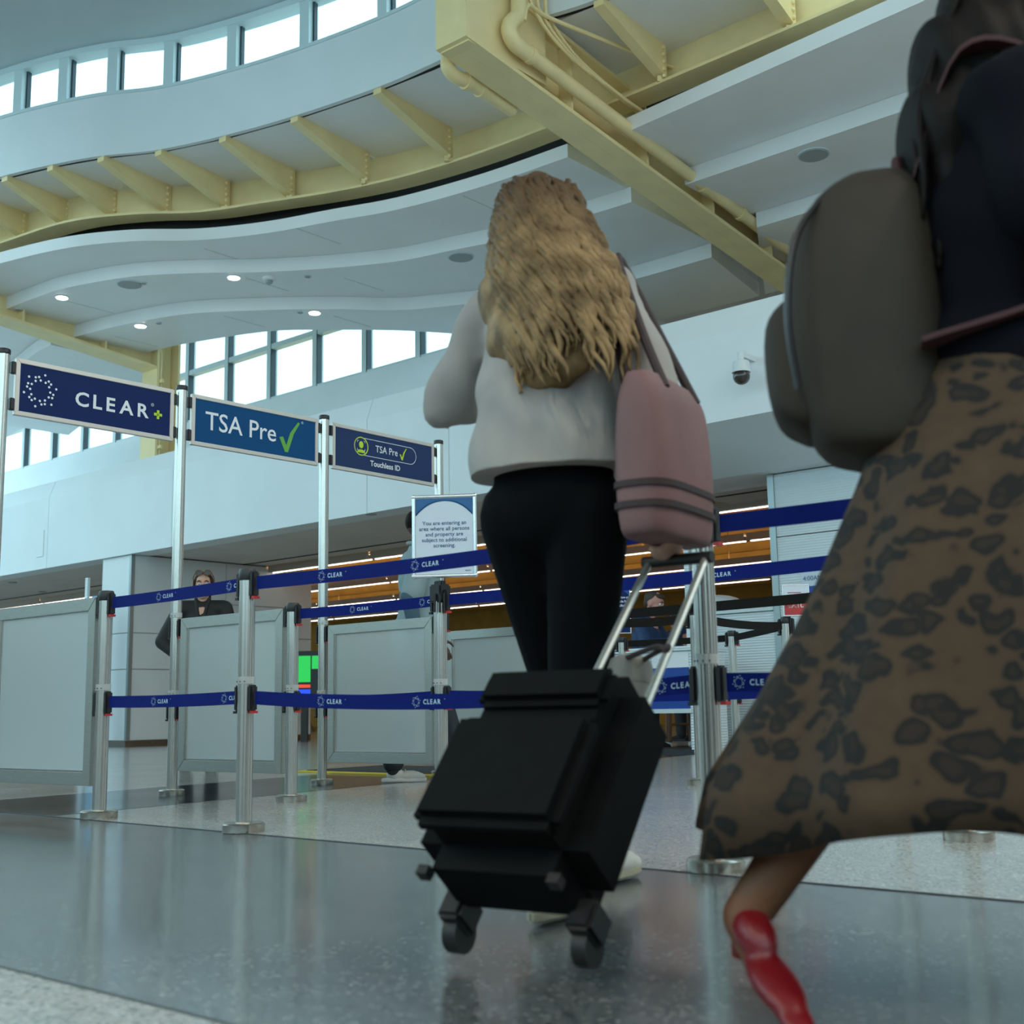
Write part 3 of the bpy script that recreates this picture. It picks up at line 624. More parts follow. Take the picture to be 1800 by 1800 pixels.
def disc_fit(name, label, cat, px, py, z, r, m, group, rim=.014, lit=False):
    p = at(px, py, z); t = thing(name, label, cat, p, 0, group)
    MB().lathe([(r + rim, -.012), (r + rim, 0), (r, 0), (r, -.012)], (0, 0, 0), 22).build('rim', 'mullion', t, world=False)
    MB().lathe([(r * .98, -.020), (r, -.013)], (0, 0, 0), 22).build('lens' if lit else 'grille', m, t, world=False); return t
for px, py, z, lb in ((411, 487, ZT2, 'lit round downlight in the middle tier beside the smoke detector'), (109, 522, ZT2, 'lit round downlight at the far end of the middle tier'), (553, 549, ZT3, 'lit round downlight in the lowest tier above the windows'), (247, 572, ZT3, 'dim round downlight in the lowest tier near the yellow column')):
    disc_fit('downlight', lb, 'light', px, py, z, .075, 'downlight', 'soffit downlights', lit=True)
for px, py, z, lb in ((228, 499, ZT2, 'oval-looking round speaker grille near the far downlight'), (810, 451, ZT2, 'round speaker grille beside the blond walker'), (1430, 271, ZT2, 'large round speaker grille above the dark-haired walker')):
    disc_fit('ceiling_speaker', lb, 'speaker', px, py, z, .15, 'grille', 'soffit speaker grilles')
for px, py, z, lb in ((252, 497, ZT2, 'small round sensor next to the far speaker grille'), (541, 485, ZT2, 'small round sensor past the smoke detector'), (32, 543, ZT2, 'small round sensor near the far girder'), (528, 548, ZT3, 'small round sensor close to the window downlight'), (279, 567, ZT3, 'small round sensor by the dim downlight')):
    disc_fit('ceiling_sensor', lb, 'sensor', px, py, z, .035, 'grille', 'small ceiling sensors')
t = thing('smoke_detector', 'white smoke detector hanging from the middle soffit tier', 'detector', at(473, 488, ZT2))
MB().lathe([(.085, 0), (.085, -.025), (.06, -.04)][::-1]).build('base', 'soffit_white', t, smooth=True, world=False)
MB().lathe([(.025, -.085), (.045, -.07), (.05, -.04)]).build('head', 'grille', t, smooth=True, world=False)
pcam = onp(1303, 655, S(0, -.22), G_)
t = thing('security_camera', 'white bracket-mounted dome security camera with smoked ball on the bulkhead', 'camera', pcam)
MB().bar(pcam + V((0, 0, .17)), pcam + V((0, 0, .17)) + G_ * .22, .05, .05).build('bracket', 'camera_white', t)
MB().lathe([(.03, .19), (.03, .12), (.075, .10), (.08, .02), (.085, .0)][::-1], pcam, 20).build('housing', 'camera_white', t, smooth=True)
MB().sphere(pcam + V((0, 0, -.035)), .078, 18, 12).build('dome', 'camera_smoke', t, smooth='all')

# ================================================================ STANCHIONS, BELTS, PANELS, SIGNS
AW = math.atan2(W_.y, W_.x)
def post_profile(r, n=40):
    out = []
    for j in range(n):
        a = 2 * math.pi * j / n
        out.append((r * (.93 if j % 5 == 0 else 1) * math.cos(a), r * (.93 if j % 5 == 0 else 1) * math.sin(a)))
    return out
BELT_Z = (.944, .505)
def make_stanchion(label, black=False, tall=False, H=1.0):
    t = thing('queue_stanchion' if not tall else 'sign_pole', label, 'stanchion' if not tall else 'pole', (0, 0, 0), AW)
    rb = .079 if not tall else .07
    MB().lathe([(rb, 0), (rb + .001, .006), (rb + .001, .028), (rb - .006, .034), (.034, .036)], n=36).build('base', 'steel_base', t, smooth=True, world=False)
    r = .031
    if tall:
        MB().prism(post_profile(.0285), .034, 1.0).build('post_lower', 'alu', t, smooth=True, world=False)
        MB().prism(post_profile(.031), 1.0, 2.31).build('post_upper', 'alu', t, smooth=True, world=False)
        MB().lathe([(.033, 2.31), (.034, 2.315), (.034, 2.333), (.031, 2.338)], n=28).build('cap', 'black_plastic', t, smooth=True, world=False)
        rings = (1.0, .565)
    else:
        MB().prism(post_profile(r), .034, .555).build('post_lower', 'alu', t, smooth=True, world=False)
        MB().prism(post_profile(r), .555, .972).build('post_upper', 'alu', t, smooth=True, world=False)
        MB().lathe([(.0325, .955), (.034, .962), (.0345, .99), (.031, 1.0)], n=28).build('cap', 'black_plastic', t, smooth=True, world=False)
        rings = (.57,)
    for z in rings:
        c = MB().lathe([(.0325, z - .015), (.0335, z - .015), (.0335, z + .012), (.0325, z + .012)], n=28).build('collar', 'clear_plastic', t, smooth=True, world=False)
        b = MB()
        for a in (-2.4, -1.9, -1.35, -.8): b.sphere((.034 * math.cos(a), .034 * math.sin(a), z - .006), .0035, 6, 4)
        b.build('screw_row', 'screw', c, world=False)
    zl = BELT_Z if not tall else (.93, .47)
    for z in zl:
        for sg in (-1, 1):
            h = MB().box((sg * .043, 0, z - .005), (.024, .034, .1)).build('belt_head', 'black_plastic', t, world=False, bevel=.006)
            MB().box((sg * .052, -.0, z - .058), (.018, .026, .010)).build('release_tab', 'red_plastic' if sg > 0 else 'black_plastic', h, world=False)
    if tall:
        pass
    return t
ST = {'S1': (-1.84, 5.54), 'S2': (-1.04, 4.79), 'S3': (-1.14, 6.34), 'S4': (-.34, 5.68), 'S5': (.535, 3.44), 'S6': (-.42, 7.09), 'S9': (.26, 7.93),
      'S7': (1.45, 4.07), 'S8': (1.62, 2.50)}
TP = {'T0': (-2.63, 6.18), 'T1': (-1.915, 6.97), 'T2': (-1.205, 7.76), 'T3': (-.515, 8.57)}
LAB = {'S1': 'silver stanchion at the near end of the frosted panel beside the image edge', 'S2': 'silver stanchion in front of the second frosted panel joining four printed blue belts', 'S3': 'silver stanchion at the near end of the second frosted panel under the blue belt',
       'S4': 'silver stanchion carrying the framed screening notice', 'S5': 'large silver stanchion beside the pink tote bag', 'S6': 'silver stanchion hidden behind the one with the screening notice',
       'S9': 'silver stanchion at the near end of the panel behind the blond walker', 'S7': 'silver stanchion behind the leopard skirt ending the rear blue belt', 'S8': 'silver stanchion beyond the leopard skirt ending the front blue belt'}
proto = None
for k, p in ST.items():
    if proto is None: proto = make_stanchion(LAB[k]); o = proto
    else: o = copy_tree(proto)
    o.location = (p[0], p[1], .0016); o['label'] = LAB[k]; o['group'] = 'silver queue stanchions'
TL = {'T0': 'tall sign pole at the start of the navy sign', 'T1': 'tall sign pole between the navy sign and the teal sign', 'T2': 'tall sign pole between the teal sign and the touchless ID sign', 'T3': 'tall sign pole at the end of the touchless ID sign'}
tproto = None
for k, p in TP.items():
    if tproto is None: tproto = make_stanchion(TL[k], tall=True); o = tproto
    else: o = copy_tree(tproto)
    o.location = (p[0], p[1], .0016); o['label'] = TL[k]; o['group'] = 'tall silver sign poles'

def belt(a, b, z, sag, label, prints, m='belt_blue', hw=.0255, za=None, zb=None, inset=.06, group='printed blue queue belts'):
    a = V((*a, 0)); b = V((*b, 0)); L = (b - a).length; d = (b - a) / L; n = V((d.y, -d.x, 0))
    if n.y > 0: n = -n
    za = z if za is None else za; zb = z if zb is None else zb
    def cz(u): t = u / L; return za + (zb - za) * t - 4 * sag * t * (1 - t)
    def fm(u, v, e=.0): return a + d * u + n * e + V((0, 0, cz(u) + v))
    N = 28; bb = MB(); us = [inset + (L - 2 * inset) * i / N for i in range(N + 1)]
    rings = [[fm(u, -hw, .001), fm(u, hw, .001), fm(u, hw, -.001), fm(u, -hw, -.001)] for u in us]
    bb.loft(rings); mid = a + d * (L / 2)
    t = thing('queue_belt', label, 'belt', (mid.x, mid.y, z), 0, group)
    bb.build('webbing', m, t)
    for px in prints:
        h = onp(px, 1000, a, n); u = (h - a).dot(d)
        f2 = lambda x, y, u=u: fm(u + x, y, .0022)
        dot_ring(t, .0, 0, .0185, f2, 'belt_print')
        lettering(t, 'CLEAR', .0155, lambda x, y, u=u: fm(u + .034 + x, y - .0078, .0022), 'belt_print', bold=.02, track=.004)
        lettering(t, '®', .004, lambda x, y, u=u: fm(u + .131 + x, y + .006, .0022), 'belt_print')
    return t
def bl(i, j, zi, prints, sag, label): belt(ST[i], ST[j], BELT_Z[zi] + .0016, sag, label, prints)
bl('S1', 'S2', 0, (281, 404), .004, 'upper printed blue belt joining the first two stanchions over the column')
bl('S1', 'S2', 1, (277, 399), .006, 'lower printed blue belt joining the first two stanchions')
bl('S2', 'S5', 0, (566, 730), .012, 'upper front printed blue belt crossing the screening notice')
bl('S2', 'S5', 1, (566, 731, 1155), .035, 'lower front printed blue belt crossing the frosted panels')
bl('S3', 'S4', 0, (620, 742), .006, 'upper printed blue belt in front of the grey-shirted man')
bl('S3', 'S4', 1, (), .01, 'lower blue belt hidden behind the front belt')
bl('S4', 'S7', 0, (1240,), .012, 'rear upper printed blue belt running behind the pink tote bag')
bl('S4', 'S7', 1, (), .02, 'rear lower blue belt running behind the suitcase')
bl('S5', 'S8', 0, (), .006, 'upper blue belt leading from the large stanchion behind the leopard skirt')
bl('S5', 'S8', 1, (1290,), .01, 'lower printed blue belt leading from the large stanchion behind the leopard skirt')

def frosted_panel(a, b, label):
    a = V((*a, 0)); b = V((*b, 0)); L = (b - a).length; d = (b - a) / L; n = V((d.y, -d.x, 0)); n = n if n.y < 0 else -n
    t = thing('barrier_panel', label, 'panel', (a.x + d.x * L / 2, a.y + d.y * L / 2, .14), 0, 'frosted barrier panels')
    u0, u1, v0, v1, fw, th = .062, L - .062, .138, .978, .058, .014
    def q(u, v, e): return a + d * u + n * e + V((0, 0, v))
    for P in ([(u0, v1), (u1, v1), (u1 - fw, v1 - fw), (u0 + fw, v1 - fw)], [(u0, v0), (u0 + fw, v0 + fw), (u1 - fw, v0 + fw), (u1, v0)], [(u0, v0), (u0, v1), (u0 + fw, v1 - fw), (u0 + fw, v0 + fw)], [(u1, v0), (u1 - fw, v0 + fw), (u1 - fw, v1 - fw), (u1, v1)]):
        MB().extrude([q(u, v, -th) for u, v in P], n * 2 * th).build('frame_rail', 'alu_satin', t, bevel=.002)
    MB().extrude([q(u, v, -.003) for u, v in ((u0 + fw - .01, v0 + fw - .01), (u1 - fw + .01, v0 + fw - .01), (u1 - fw + .01, v1 - fw + .01), (u0 + fw - .01, v1 - fw + .01))], n * .006).build('frosted_pane', 'frost', t)
    for P in ([(u0 + fw, v0 + fw), (u0 + fw + .012, v0 + fw + .0), (u0 + fw + .012, v1 - fw), (u0 + fw, v1 - fw)], [(u0 + fw, v0 + fw), (u1 - fw, v0 + fw), (u1 - fw, v0 + fw + .008), (u0 + fw, v0 + fw + .008)]):
        MB().extrude([q(u, v, .003) for u, v in P], n * .006).build('glazing_bead', 'alu', t)
    return t
frosted_panel(TP['T0'], ST['S1'], 'frosted barrier panel at the image edge below the navy sign')
frosted_panel(TP['T1'], ST['S3'], 'frosted barrier panel in front of the woman in black')
frosted_panel(TP['T2'], ST['S6'], 'frosted barrier panel with the grey-shirted man dimly visible through it')
frosted_panel(TP['T3'], ST['S9'], 'frosted barrier panel half hidden by the blond walker')

def header(a, b, z0, z1, face, label, draw):
    a = V((*a, 0)); b = V((*b, 0)); L = (b - a).length; d = (b - a) / L; n = V((d.y, -d.x, 0)); n = n if n.y < 0 else -n
    t = thing('header_sign', label, 'sign', (a.x + d.x * L / 2, a.y + d.y * L / 2, z0), 0, 'header signs between the tall poles')
    u0, u1, fw, th = .064, L - .056, .024, .012
    def q(u, v, e=0): return a + d * u + n * e + V((0, 0, v))
    for P in ([(u0, z1), (u1, z1), (u1 - fw, z1 - fw), (u0 + fw, z1 - fw)], [(u0, z0), (u0 + fw, z0 + fw), (u1 - fw, z0 + fw), (u1, z0)], [(u0, z0), (u0, z1), (u0 + fw, z1 - fw), (u0 + fw, z0 + fw)], [(u1, z0), (u1 - fw, z0 + fw), (u1 - fw, z1 - fw), (u1, z1)]):
        MB().extrude([q(u, v, -th) for u, v in P], n * 2 * th).build('frame_rail', 'sign_frame', t, bevel=.002)
    MB().extrude([q(u, v, -.006) for u, v in ((u0 + fw - .004, z0 + fw - .004), (u1 - fw + .004, z0 + fw - .004), (u1 - fw + .004, z1 - fw + .004), (u0 + fw - .004, z1 - fw + .004))], n * .012).build('face', face, t)
    for u in (u0 - .012, u1 + .008):
        for v in (z1 - .055, z0 + .055): MB().box(q(u, v), (.026, .028, .065), Matrix.Rotation(math.atan2(d.y, d.x), 3, 'Z')).build('clip', 'black_plastic', t, bevel=.004)
    uc = (u0 + u1) / 2; vc = (z0 + z1) / 2; W = u1 - u0
    draw(t, lambda x, y: q(uc + x, vc + y, .0075), W, z1 - z0)
    return t
def d_clear(t, f, W, H):
    dot_ring(t, -.335, .0, .090, f, 'print_white')
    lettering(t, 'CLEAR', .075, lambda x, y: f(x - .135, y - .042), 'print_white', bold=.022, track=.026, stretch=1.1)
    lettering(t, '®', .018, lambda x, y: f(x + .325, y + .03), 'print_white')
    b = MB()
    for w_, h_ in ((.052, .016), (.016, .052)): b.add([f(.372 + sx * w_ / 2, -.012 + sy * h_ / 2) for sx, sy in ((-1, -1), (1, -1), (1, 1), (-1, 1))], [(0, 1, 2, 3)])
    b.build('plus_mark', 'lime', t)
def d_tsa(t, f, W, H):
    lettering(t, 'TSA Pre', .108, lambda x, y: f(x - .375, y - .045), 'print_white', bold=.006, stretch=.98)
    checkmark(t, .165, -.095, .20, f, 'check_green'); lettering(t, '®', .016, lambda x, y: f(x + .335, y + .10), 'print_white')
def d_touch(t, f, W, H):
    def outline(c0, c1, r, w_, m, nm):
        P = []
        for j in range(25): a = math.pi / 2 + math.pi * j / 24; P.append((c0[0] + r * math.cos(a), c0[1] + r * math.sin(a), math.cos(a), math.sin(a)))
        for j in range(25): a = -math.pi / 2 + math.pi * j / 24; P.append((c1[0] + r * math.cos(a), c1[1] + r * math.sin(a), math.cos(a), math.sin(a)))
        b = MB(); n = len(P)
        b.add([f(x + w_ * cx / 2, y + w_ * cy / 2) for x, y, cx, cy in P] + [f(x - w_ * cx / 2, y - w_ * cy / 2) for x, y, cx, cy in P], [(i, (i + 1) % n, n + (i + 1) % n, n + i) for i in range(n)]); b.build(nm, m, t)
    outline((-.22, .032), (.235, .032), .058, .0035, 'print_white', 'pill_outline'); outline((-.22, .032), (-.22, .032), .060, .008, 'lime', 'badge_ring')
    b = MB(); n = 16
    b.add([f(-.22 + .02 * math.cos(2 * math.pi * j / n), .042 + .024 * math.sin(2 * math.pi * j / n)) for j in range(n)], [tuple(range(n))])
    b.add([f(-.22 + .036 * math.cos(math.pi * j / n), -.012 + .022 * math.sin(math.pi * j / n)) for j in range(n + 1)], [tuple(range(n + 1))]); b.build('person_icon', 'lime', t)
    b = MB()
    for sx in (-1, 1):
        for sy in (-1, 1):
            cx, cy = -.22 + sx * .034, .036 + sy * .032
            for w_, h_, ox, oy in ((.012, .003, -sx * .006, 0), (.003, .012, 0, -sy * .006)): b.add([f(cx + ox + i * w_ / 2, cy + oy + j * h_ / 2) for i, j in ((-1, -1), (1, -1), (1, 1), (-1, 1))], [(0, 1, 2, 3)])
    b.build('focus_corners', 'print_white', t)
    lettering(t, 'TSA Pre', .046, lambda x, y: f(x - .09, y + .012), 'print_white', bold=.004, stretch=.92); checkmark(t, .135, -.008, .085, f, 'lime')
    lettering(t, 'Touchless ID', .036, lambda x, y: f(x, y - .088), 'print_white', 'c', bold=.018)
ZS0, ZS1 = 2.0, 2.305
header(TP['T0'], TP['T1'], ZS0, ZS1, 'navy', 'navy header sign with white dot ring, large white letters and lime plus', d_clear)
header(TP['T1'], TP['T2'], ZS0, ZS1, 'teal_blue', 'teal blue header sign with white lettering and a big green check mark', d_tsa)
header(TP['T2'], TP['T3'], ZS0, ZS1, 'indigo', 'indigo header sign with a small pill outline and touchless ID lettering', d_touch)

# framed notice on the fourth stanchion
def notice(base, z0, w_, h_, face, label, draw, n, tilt=0, name='notice_sign', cat='sign'):
    n = V(n).normalized(); u = V((-n.y, n.x, 0)).normalized(); u = u if u.x > 0 else -u
    base = V((base[0], base[1], 0)); t = thing(name, label, cat, (base.x, base.y, z0), 0)
    def q(x, y, e=0): return base + u * x + n * e + V((0, 0, z0 + y))
    r = w_ * .034
    for A, B in (((-w_ / 2, 0), (w_ / 2, 0)), ((-w_ / 2, h_), (w_ / 2, h_)), ((-w_ / 2, 0), (-w_ / 2, h_)), ((w_ / 2, 0), (w_ / 2, h_))):
        MB().tube([q(*A), q(*B)], r, 10).build('frame_rail', 'snap_frame', t, smooth=True)
    for x in (-w_ / 2, w_ / 2):
        for y in (0, h_): MB().sphere(q(x, y), r * 1.25, 10, 8).build('corner_cap', 'snap_frame', t, smooth='all')
    MB().extrude([q(x, y, -.003) for x, y in ((-w_ / 2, 0), (w_ / 2, 0), (w_ / 2, h_), (-w_ / 2, h_))], n * .006).build('sheet', face, t)
    draw(t, lambda x, y: q(x, y, .005), w_, h_, r); return t, q
s4 = V((*ST['S4'], 0)); nn = V((-.10, -.995, 0))
def d_notice(t, f, W, H, r):
    x0, x1, y1 = -W / 2 + r, W / 2 - r, H - r
    b = MB(); N = 20
    def arc(x, lift): return y1 - .008 - lift - .075 * (abs(x) / (W / 2)) ** 2.4
    xs = [x0 + (x1 - x0) * i / N for i in range(N + 1)]
    b.add([f(x, y1) for x in xs] + [f(x, arc(x, 0)) for x in xs], [(i, i + 1, N + 2 + i, N + 1 + i) for i in range(N)]); b.build('header_arc', 'poster_blue', t)
    b = MB(); b.add([f(x, arc(x, 0)) for x in xs] + [f(x, arc(x, .004 + .012 * abs(x) / W)) for x in xs], [(i, i + 1, N + 2 + i, N + 1 + i) for i in range(N)]); b.build('arc_edge', 'teal_blue', t)
    for i, s in enumerate(('You are entering an', 'area where all persons', 'and property are', 'subject to additional', 'screening.')):
        lettering(t, s, .0178, lambda x, y, i=i: f(x, y + H * .64 - i * .0262), 'poster_text', 'c', bold=.004)
    lettering(t, 'tsa.gov', .0065, lambda x, y: f(x + W * .43, y + .020), 'poster_text', 'r', bold=.02)
pt = dep(782, 1016, 5.66); zb = pt.z; zt = dep(782, 873, 5.66).z; wN = .286
nt_, q = notice((pt.x, 5.655), zb + .01, wN, zt - zb - .01, 'poster_white', 'silver snap-frame notice on a stanchion with a blue arc and five lines of text', d_notice, nn)
MB().box((s4.x, s4.y, .975), (.075, .075, .085), Mw).build('post_adapter', 'black_plastic', nt_, bevel=.008)
MB().box((s4.x, s4.y - .02, 1.018), (.05, .03, .03), Mw).build('post_clamp', 'black_plastic', nt_, bevel=.004)
for dx in (-.022, 0, .022): MB().box((s4.x + dx, s4.y - .040, .93), (.010, .012, .09)).build('adapter_tongue', 'black_plastic', nt_, bevel=.003)

# ================================================================ FIGURES
def blob(name, prims, m, parent, voxel=.012, smooth=4, disp=None, cut=None):
    bm = bmesh.new()
    def ico(M, sub=3): bmesh.ops.create_icosphere(bm, subdivisions=sub, radius=1, matrix=M)
    for p in prims:
        if p[0] == 'c':
            _, a, b, r0, r1 = p; a = V(a); b = V(b); d = b - a; L = d.length
            ico(Matrix.Translation(a) @ Matrix.Scale(r0, 4), 2); ico(Matrix.Translation(b) @ Matrix.Scale(r1, 4), 2)
            if L > 1e-5:
                q = d.to_track_quat('Z', 'Y').to_matrix().to_4x4()
                bmesh.ops.create_cone(bm, cap_ends=True, segments=14, radius1=r0, radius2=r1, depth=L, matrix=Matrix.Translation((a + b) / 2) @ q)
        elif p[0] == 'e':
            _, c, rad, B = p
            M = Matrix.Translation(c) @ (B.to_4x4() if B is not None else Matrix.Identity(4)) @ Matrix.Diagonal((*rad, 1)); ico(M)
    me = bpy.data.meshes.new(name); bm.to_mesh(me); bm.free()
    tmp = bpy.data.objects.new('tmp', me); COL.objects.link(tmp)
    md = tmp.modifiers.new('r', 'REMESH'); md.mode = 'VOXEL'; md.voxel_size = voxel
    if smooth: sm = tmp.modifiers.new('s', 'SMOOTH'); sm.iterations = smooth; sm.factor = .5
    dg = bpy.context.evaluated_depsgraph_get(); out = bpy.data.meshes.new_from_object(tmp.evaluated_get(dg)); bpy.data.objects.remove(tmp); bpy.data.meshes.remove(me)
    out.name = name
    if disp:
        for v in out.vertices: v.co = v.co + v.normal * disp(v.co)
    if cut is not None:
        bm = bmesh.new(); bm.from_mesh(out); r = bmesh.ops.bisect_plane(bm, geom=bm.verts[:] + bm.edges[:] + bm.faces[:], plane_co=cut, plane_no=(0, 0, -1), clear_outer=True)
        es = [e for e in bm.edges if e.is_boundary]; bmesh.ops.holes_fill(bm, edges=es, sides=0); bm.to_mesh(out); bm.free()
    if parent is not None: out.transform(parent_inv(parent))
    for p in out.polygons: p.use_smooth = True
    return link(name, out, m, parent)
class Fig:
    """local frame: f forward, l left, u up"""
    def __init__(s, x, y, ang, z=0, sz=1.0): s.sz = sz; s.o = V((x, y, z)); s.f = V((math.cos(ang), math.sin(ang), 0)); s.l = V((-math.sin(ang), math.cos(ang), 0)); s.ang = ang
    def __call__(s, a, b, c): return s.o + s.f * a + s.l * b + V((0, 0, c * s.sz))
    def B(s, yaw=0, pitch=0): return Matrix.Rotation(s.ang + yaw, 3, 'Z') @ Matrix.Rotation(pitch, 3, 'Y')
def head_prims(H, B, sc=1.0):
    h = lambda x, y, z: H + B @ V((x, y, z)) * sc
    E_ = lambda c, r: ('e', h(*c), tuple(q * sc for q in r), B)
    return [E_((-.012, 0, .028), (.098, .077, .094)), E_((.012, 0, -.03), (.078, .066, .085)), E_((.045, 0, -.072), (.045, .045, .042)), E_((.075, 0, -.098), (.02, .024, .018)),
            ('c', h(.086, 0, .012), h(.108, 0, -.026), .009 * sc, .014 * sc), E_((.096, .013, -.03), (.012, .009, .009)), E_((.096, -.013, -.03), (.012, .009, .009)),
            E_((.086, 0, -.056), (.012, .026, .008)), E_((.084, 0, -.066), (.012, .022, .008)), E_((.078, .032, .036), (.016, .026, .009)), E_((.078, -.032, .036), (.016, .026, .009)),
            E_((.055, .042, -.02), (.026, .022, .026)), E_((.055, -.042, -.02), (.026, .022, .026)), E_((-.008, .079, -.008), (.022, .012, .034)), E_((-.008, -.079, -.008), (.022, .012, .034))]
def face_parts(H, B, t, sc=1.0, brow='hair_brown'):
    h = lambda x, y, z: H + B @ V((x, y, z)) * sc
    for s in (-1, 1):
        MB().sphere(h(.078, s * .032, .012), .0145 * sc, 12, 8).build('eye', 'eye_white', t, smooth='all')
        MB().sphere(h(.0885, s * .032, .012), .0065 * sc, 10, 6).build('iris', 'eye_dark', t, smooth='all')
        MB().tube([h(.093, s * .014, .036), h(.098, s * .032, .043), h(.084, s * .052, .036)], [.003 * sc, .005 * sc, .003 * sc], 6).build('eyebrow', brow, t)
    MB().tube([h(.088, -.024, -.060), h(.0995, -.008, -.0565), h(.0995, .008, -.0565), h(.088, .024, -.060)], [.003 * sc, .006 * sc, .006 * sc, .003 * sc], 8).build('lips', 'lips', t, smooth=True)
def hand_prims(wr, d, n, side, curl=.5, sc=1.0):
    """wr wrist, d hand direction, n back-of-hand normal, side: vector towards thumb"""
    d = V(d).normalized(); n = V(n).normalized(); s = V(side).normalized(); out = []
    for k in (-.026, -.009, .009, .026): out.append(('c', wr + d * .012 + s * k * .8 * sc, wr + d * .082 * sc + s * k * sc, .013 * sc, .012 * sc))
    for k, L in ((.028, .070), (.0095, .080), (-.0095, .074), (-.028, .058)):
        p = wr + d * .085 * sc + s * k * sc * 1.15; a = curl * .8
        q = p + (d * math.cos(a) - n * math.sin(a)) * L * .45 * sc; a2 = curl * 1.8
        r = q + (d * math.cos(a2) - n * math.sin(a2)) * L * .32 * sc; a3 = curl * 2.6
        e = r + (d * math.cos(a3) - n * math.sin(a3)) * L * .25 * sc
        out += [('c', p, q, .0095 * sc, .0088 * sc), ('c', q, r, .0088 * sc, .008 * sc), ('c', r, e, .008 * sc, .007 * sc)]
    p = wr + d * .022 * sc + s * .030 * sc; q = p + (d * .6 + s * .75).normalized() * .042 * sc; e = q + (d * .9 + s * .25 - n * curl * .6).normalized() * .034 * sc
    return out + [('c', p, q, .013 * sc, .010 * sc), ('c', q, e, .010 * sc, .008 * sc)]
def limb(a, b, c, r0, r1, r2): return [('c', a, b, r0, r1), ('c', b, c, r1 * .98, r2)]
def shoe(t, ank, toe, m_up, m_sole, w_=.042, heel=.0, name='shoe'):
    d = (toe - ank); d.z = 0; d.normalize(); s = V((-d.y, d.x, 0)); g = ank.copy(); g.z = toe.z
    base = g
    prims = [('e', base + d * .01 + V((0, 0, .05)), (.055, .036, .045), Matrix((d, s, V((0, 0, 1)))).transposed()), ('e', base + d * .10 + V((0, 0, .038)), (.085, w_, .034), Matrix((d, s, V((0, 0, 1)))).transposed()), ('c', base + V((0, 0, .06)), base + V((0, 0, .095)), .038, .036), ('e', base + d * .16 + V((0, 0, .03)), (.045, w_ * .9, .026), Matrix((d, s, V((0, 0, 1)))).transposed())]
    o = blob(name, prims, m_up, t, .008, 2)
    P = []
    for j in range(24):
        a = 2 * math.pi * j / 24; x = .068 + .145 * math.cos(a); y = (w_ + .004 + .006 * math.cos(a - .6)) * math.sin(a) * (1 if math.cos(a) > 0 else .9)
        P.append(base + d * x + s * y)
    MB().extrude([p + V((0, 0, .002)) for p in P], (0, 0, .026)).build('sole', m_sole, o, bevel=.006)
    b = MB()
    for k in range(4): c_ = base + d * (.075 + .022 * k) + V((0, 0, .073 - .010 * k)); b.tube([c_ - s * .022, c_ + V((0, 0, .004)), c_ + s * .022], .003, 6)
    b.build('laces', m_sole, o)
    return o

# ---------------------------------------------------------------- grey-shirted man behind the third panel
F = Fig(-.62, 7.80, R(12))
man = thing('person', 'man in grey polo shirt walking behind the third frosted panel', 'person', F.o)
hip, ch, nk = F(0, 0, .92), F(.03, 0, 1.32), F(.03, 0, 1.47); H = F(.045, .0, 1.60)
shL, shR = F(.0, .19, 1.41), F(.02, -.19, 1.41); elR, wrR = F(-.07, -.25, 1.10), F(-.02, -.24, .84); elL, wrL = F(.05, .26, 1.12), F(.18, .24, .90)
anF, anB = F(.26, -.07, .09), F(-.14, .07, .09)
Bh = F.B(.1)
body = head_prims(H, Bh) + [('c', nk - V((0, 0, .06)), H - V((0, 0, .05)), .058, .055), ('c', hip, ch, .12, .13), ('c', shL, shR, .07, .07)]
body += limb(shL, elL, wrL, .05, .042, .030) + limb(shR, elR, wrR, .05, .042, .030) + limb(F(0, .09, .88), F(-.05, .08, .5), anB, .08, .055, .04) + limb(F(0, -.09, .88), F(.14, -.08, .5), anF, .08, .055, .04)
body += hand_prims(wrR, F.B() @ V((.1, 0, -1)), F.B() @ V((0, -1, 0)), F.B() @ V((1, 0, .1)), .35) + hand_prims(wrL, F.B() @ V((.4, 0, -1)), F.B() @ V((0, 1, 0)), F.B() @ V((1, 0, .4)), .35)
blob('body', body, 'skin_dark', man, .009, 2)
blob('short_hair', [('e', H + Bh @ V((-.018, 0, .038)), (.099, .080, .090), Bh)], 'hair_black', man, .012, 2)
sh = [('e', F(.02, 0, 1.26), (.135, .19, .20), F.B()), ('e', F(.03, 0, 1.02), (.15, .185, .20), F.B()), ('c', shL - V((0, 0, .02)), shR - V((0, 0, .02)), .085, .085), ('c', F(.02, 0, 1.42), F(.02, 0, 1.475), .085, .066), ('c', hip, F(.02, 0, .82), .165, .165), ('e', F(.10, 0, 1.05), (.09, .14, .14), F.B())]
sh += [('c', shR, shR.lerp(elR, .82), .078, .075), ('c', shL, shL.lerp(elL, .82), .078, .075)]
blob('polo_shirt', sh, 'shirt_grey', man, .012, 5)
blob('collar', [('c', F(.06, .05, 1.47), F(.0, .07, 1.49), .016, .016), ('c', F(.06, -.05, 1.47), F(.0, -.07, 1.49), .016, .016), ('c', F(.0, .07, 1.49), F(-.05, .0, 1.50), .016, .016), ('c', F(.0, -.07, 1.49), F(-.05, .0, 1.50), .016, .016)], 'shirt_grey', man, .008, 2)
for e, w2 in ((elR, wrR), (elL, wrL)): blob('undersleeve', [('c', e + (w2 - e) * -.12, e, .056, .052), ('c', e, e.lerp(w2, .9), .052, .038)], 'sleeve_blue', man, .01, 3)
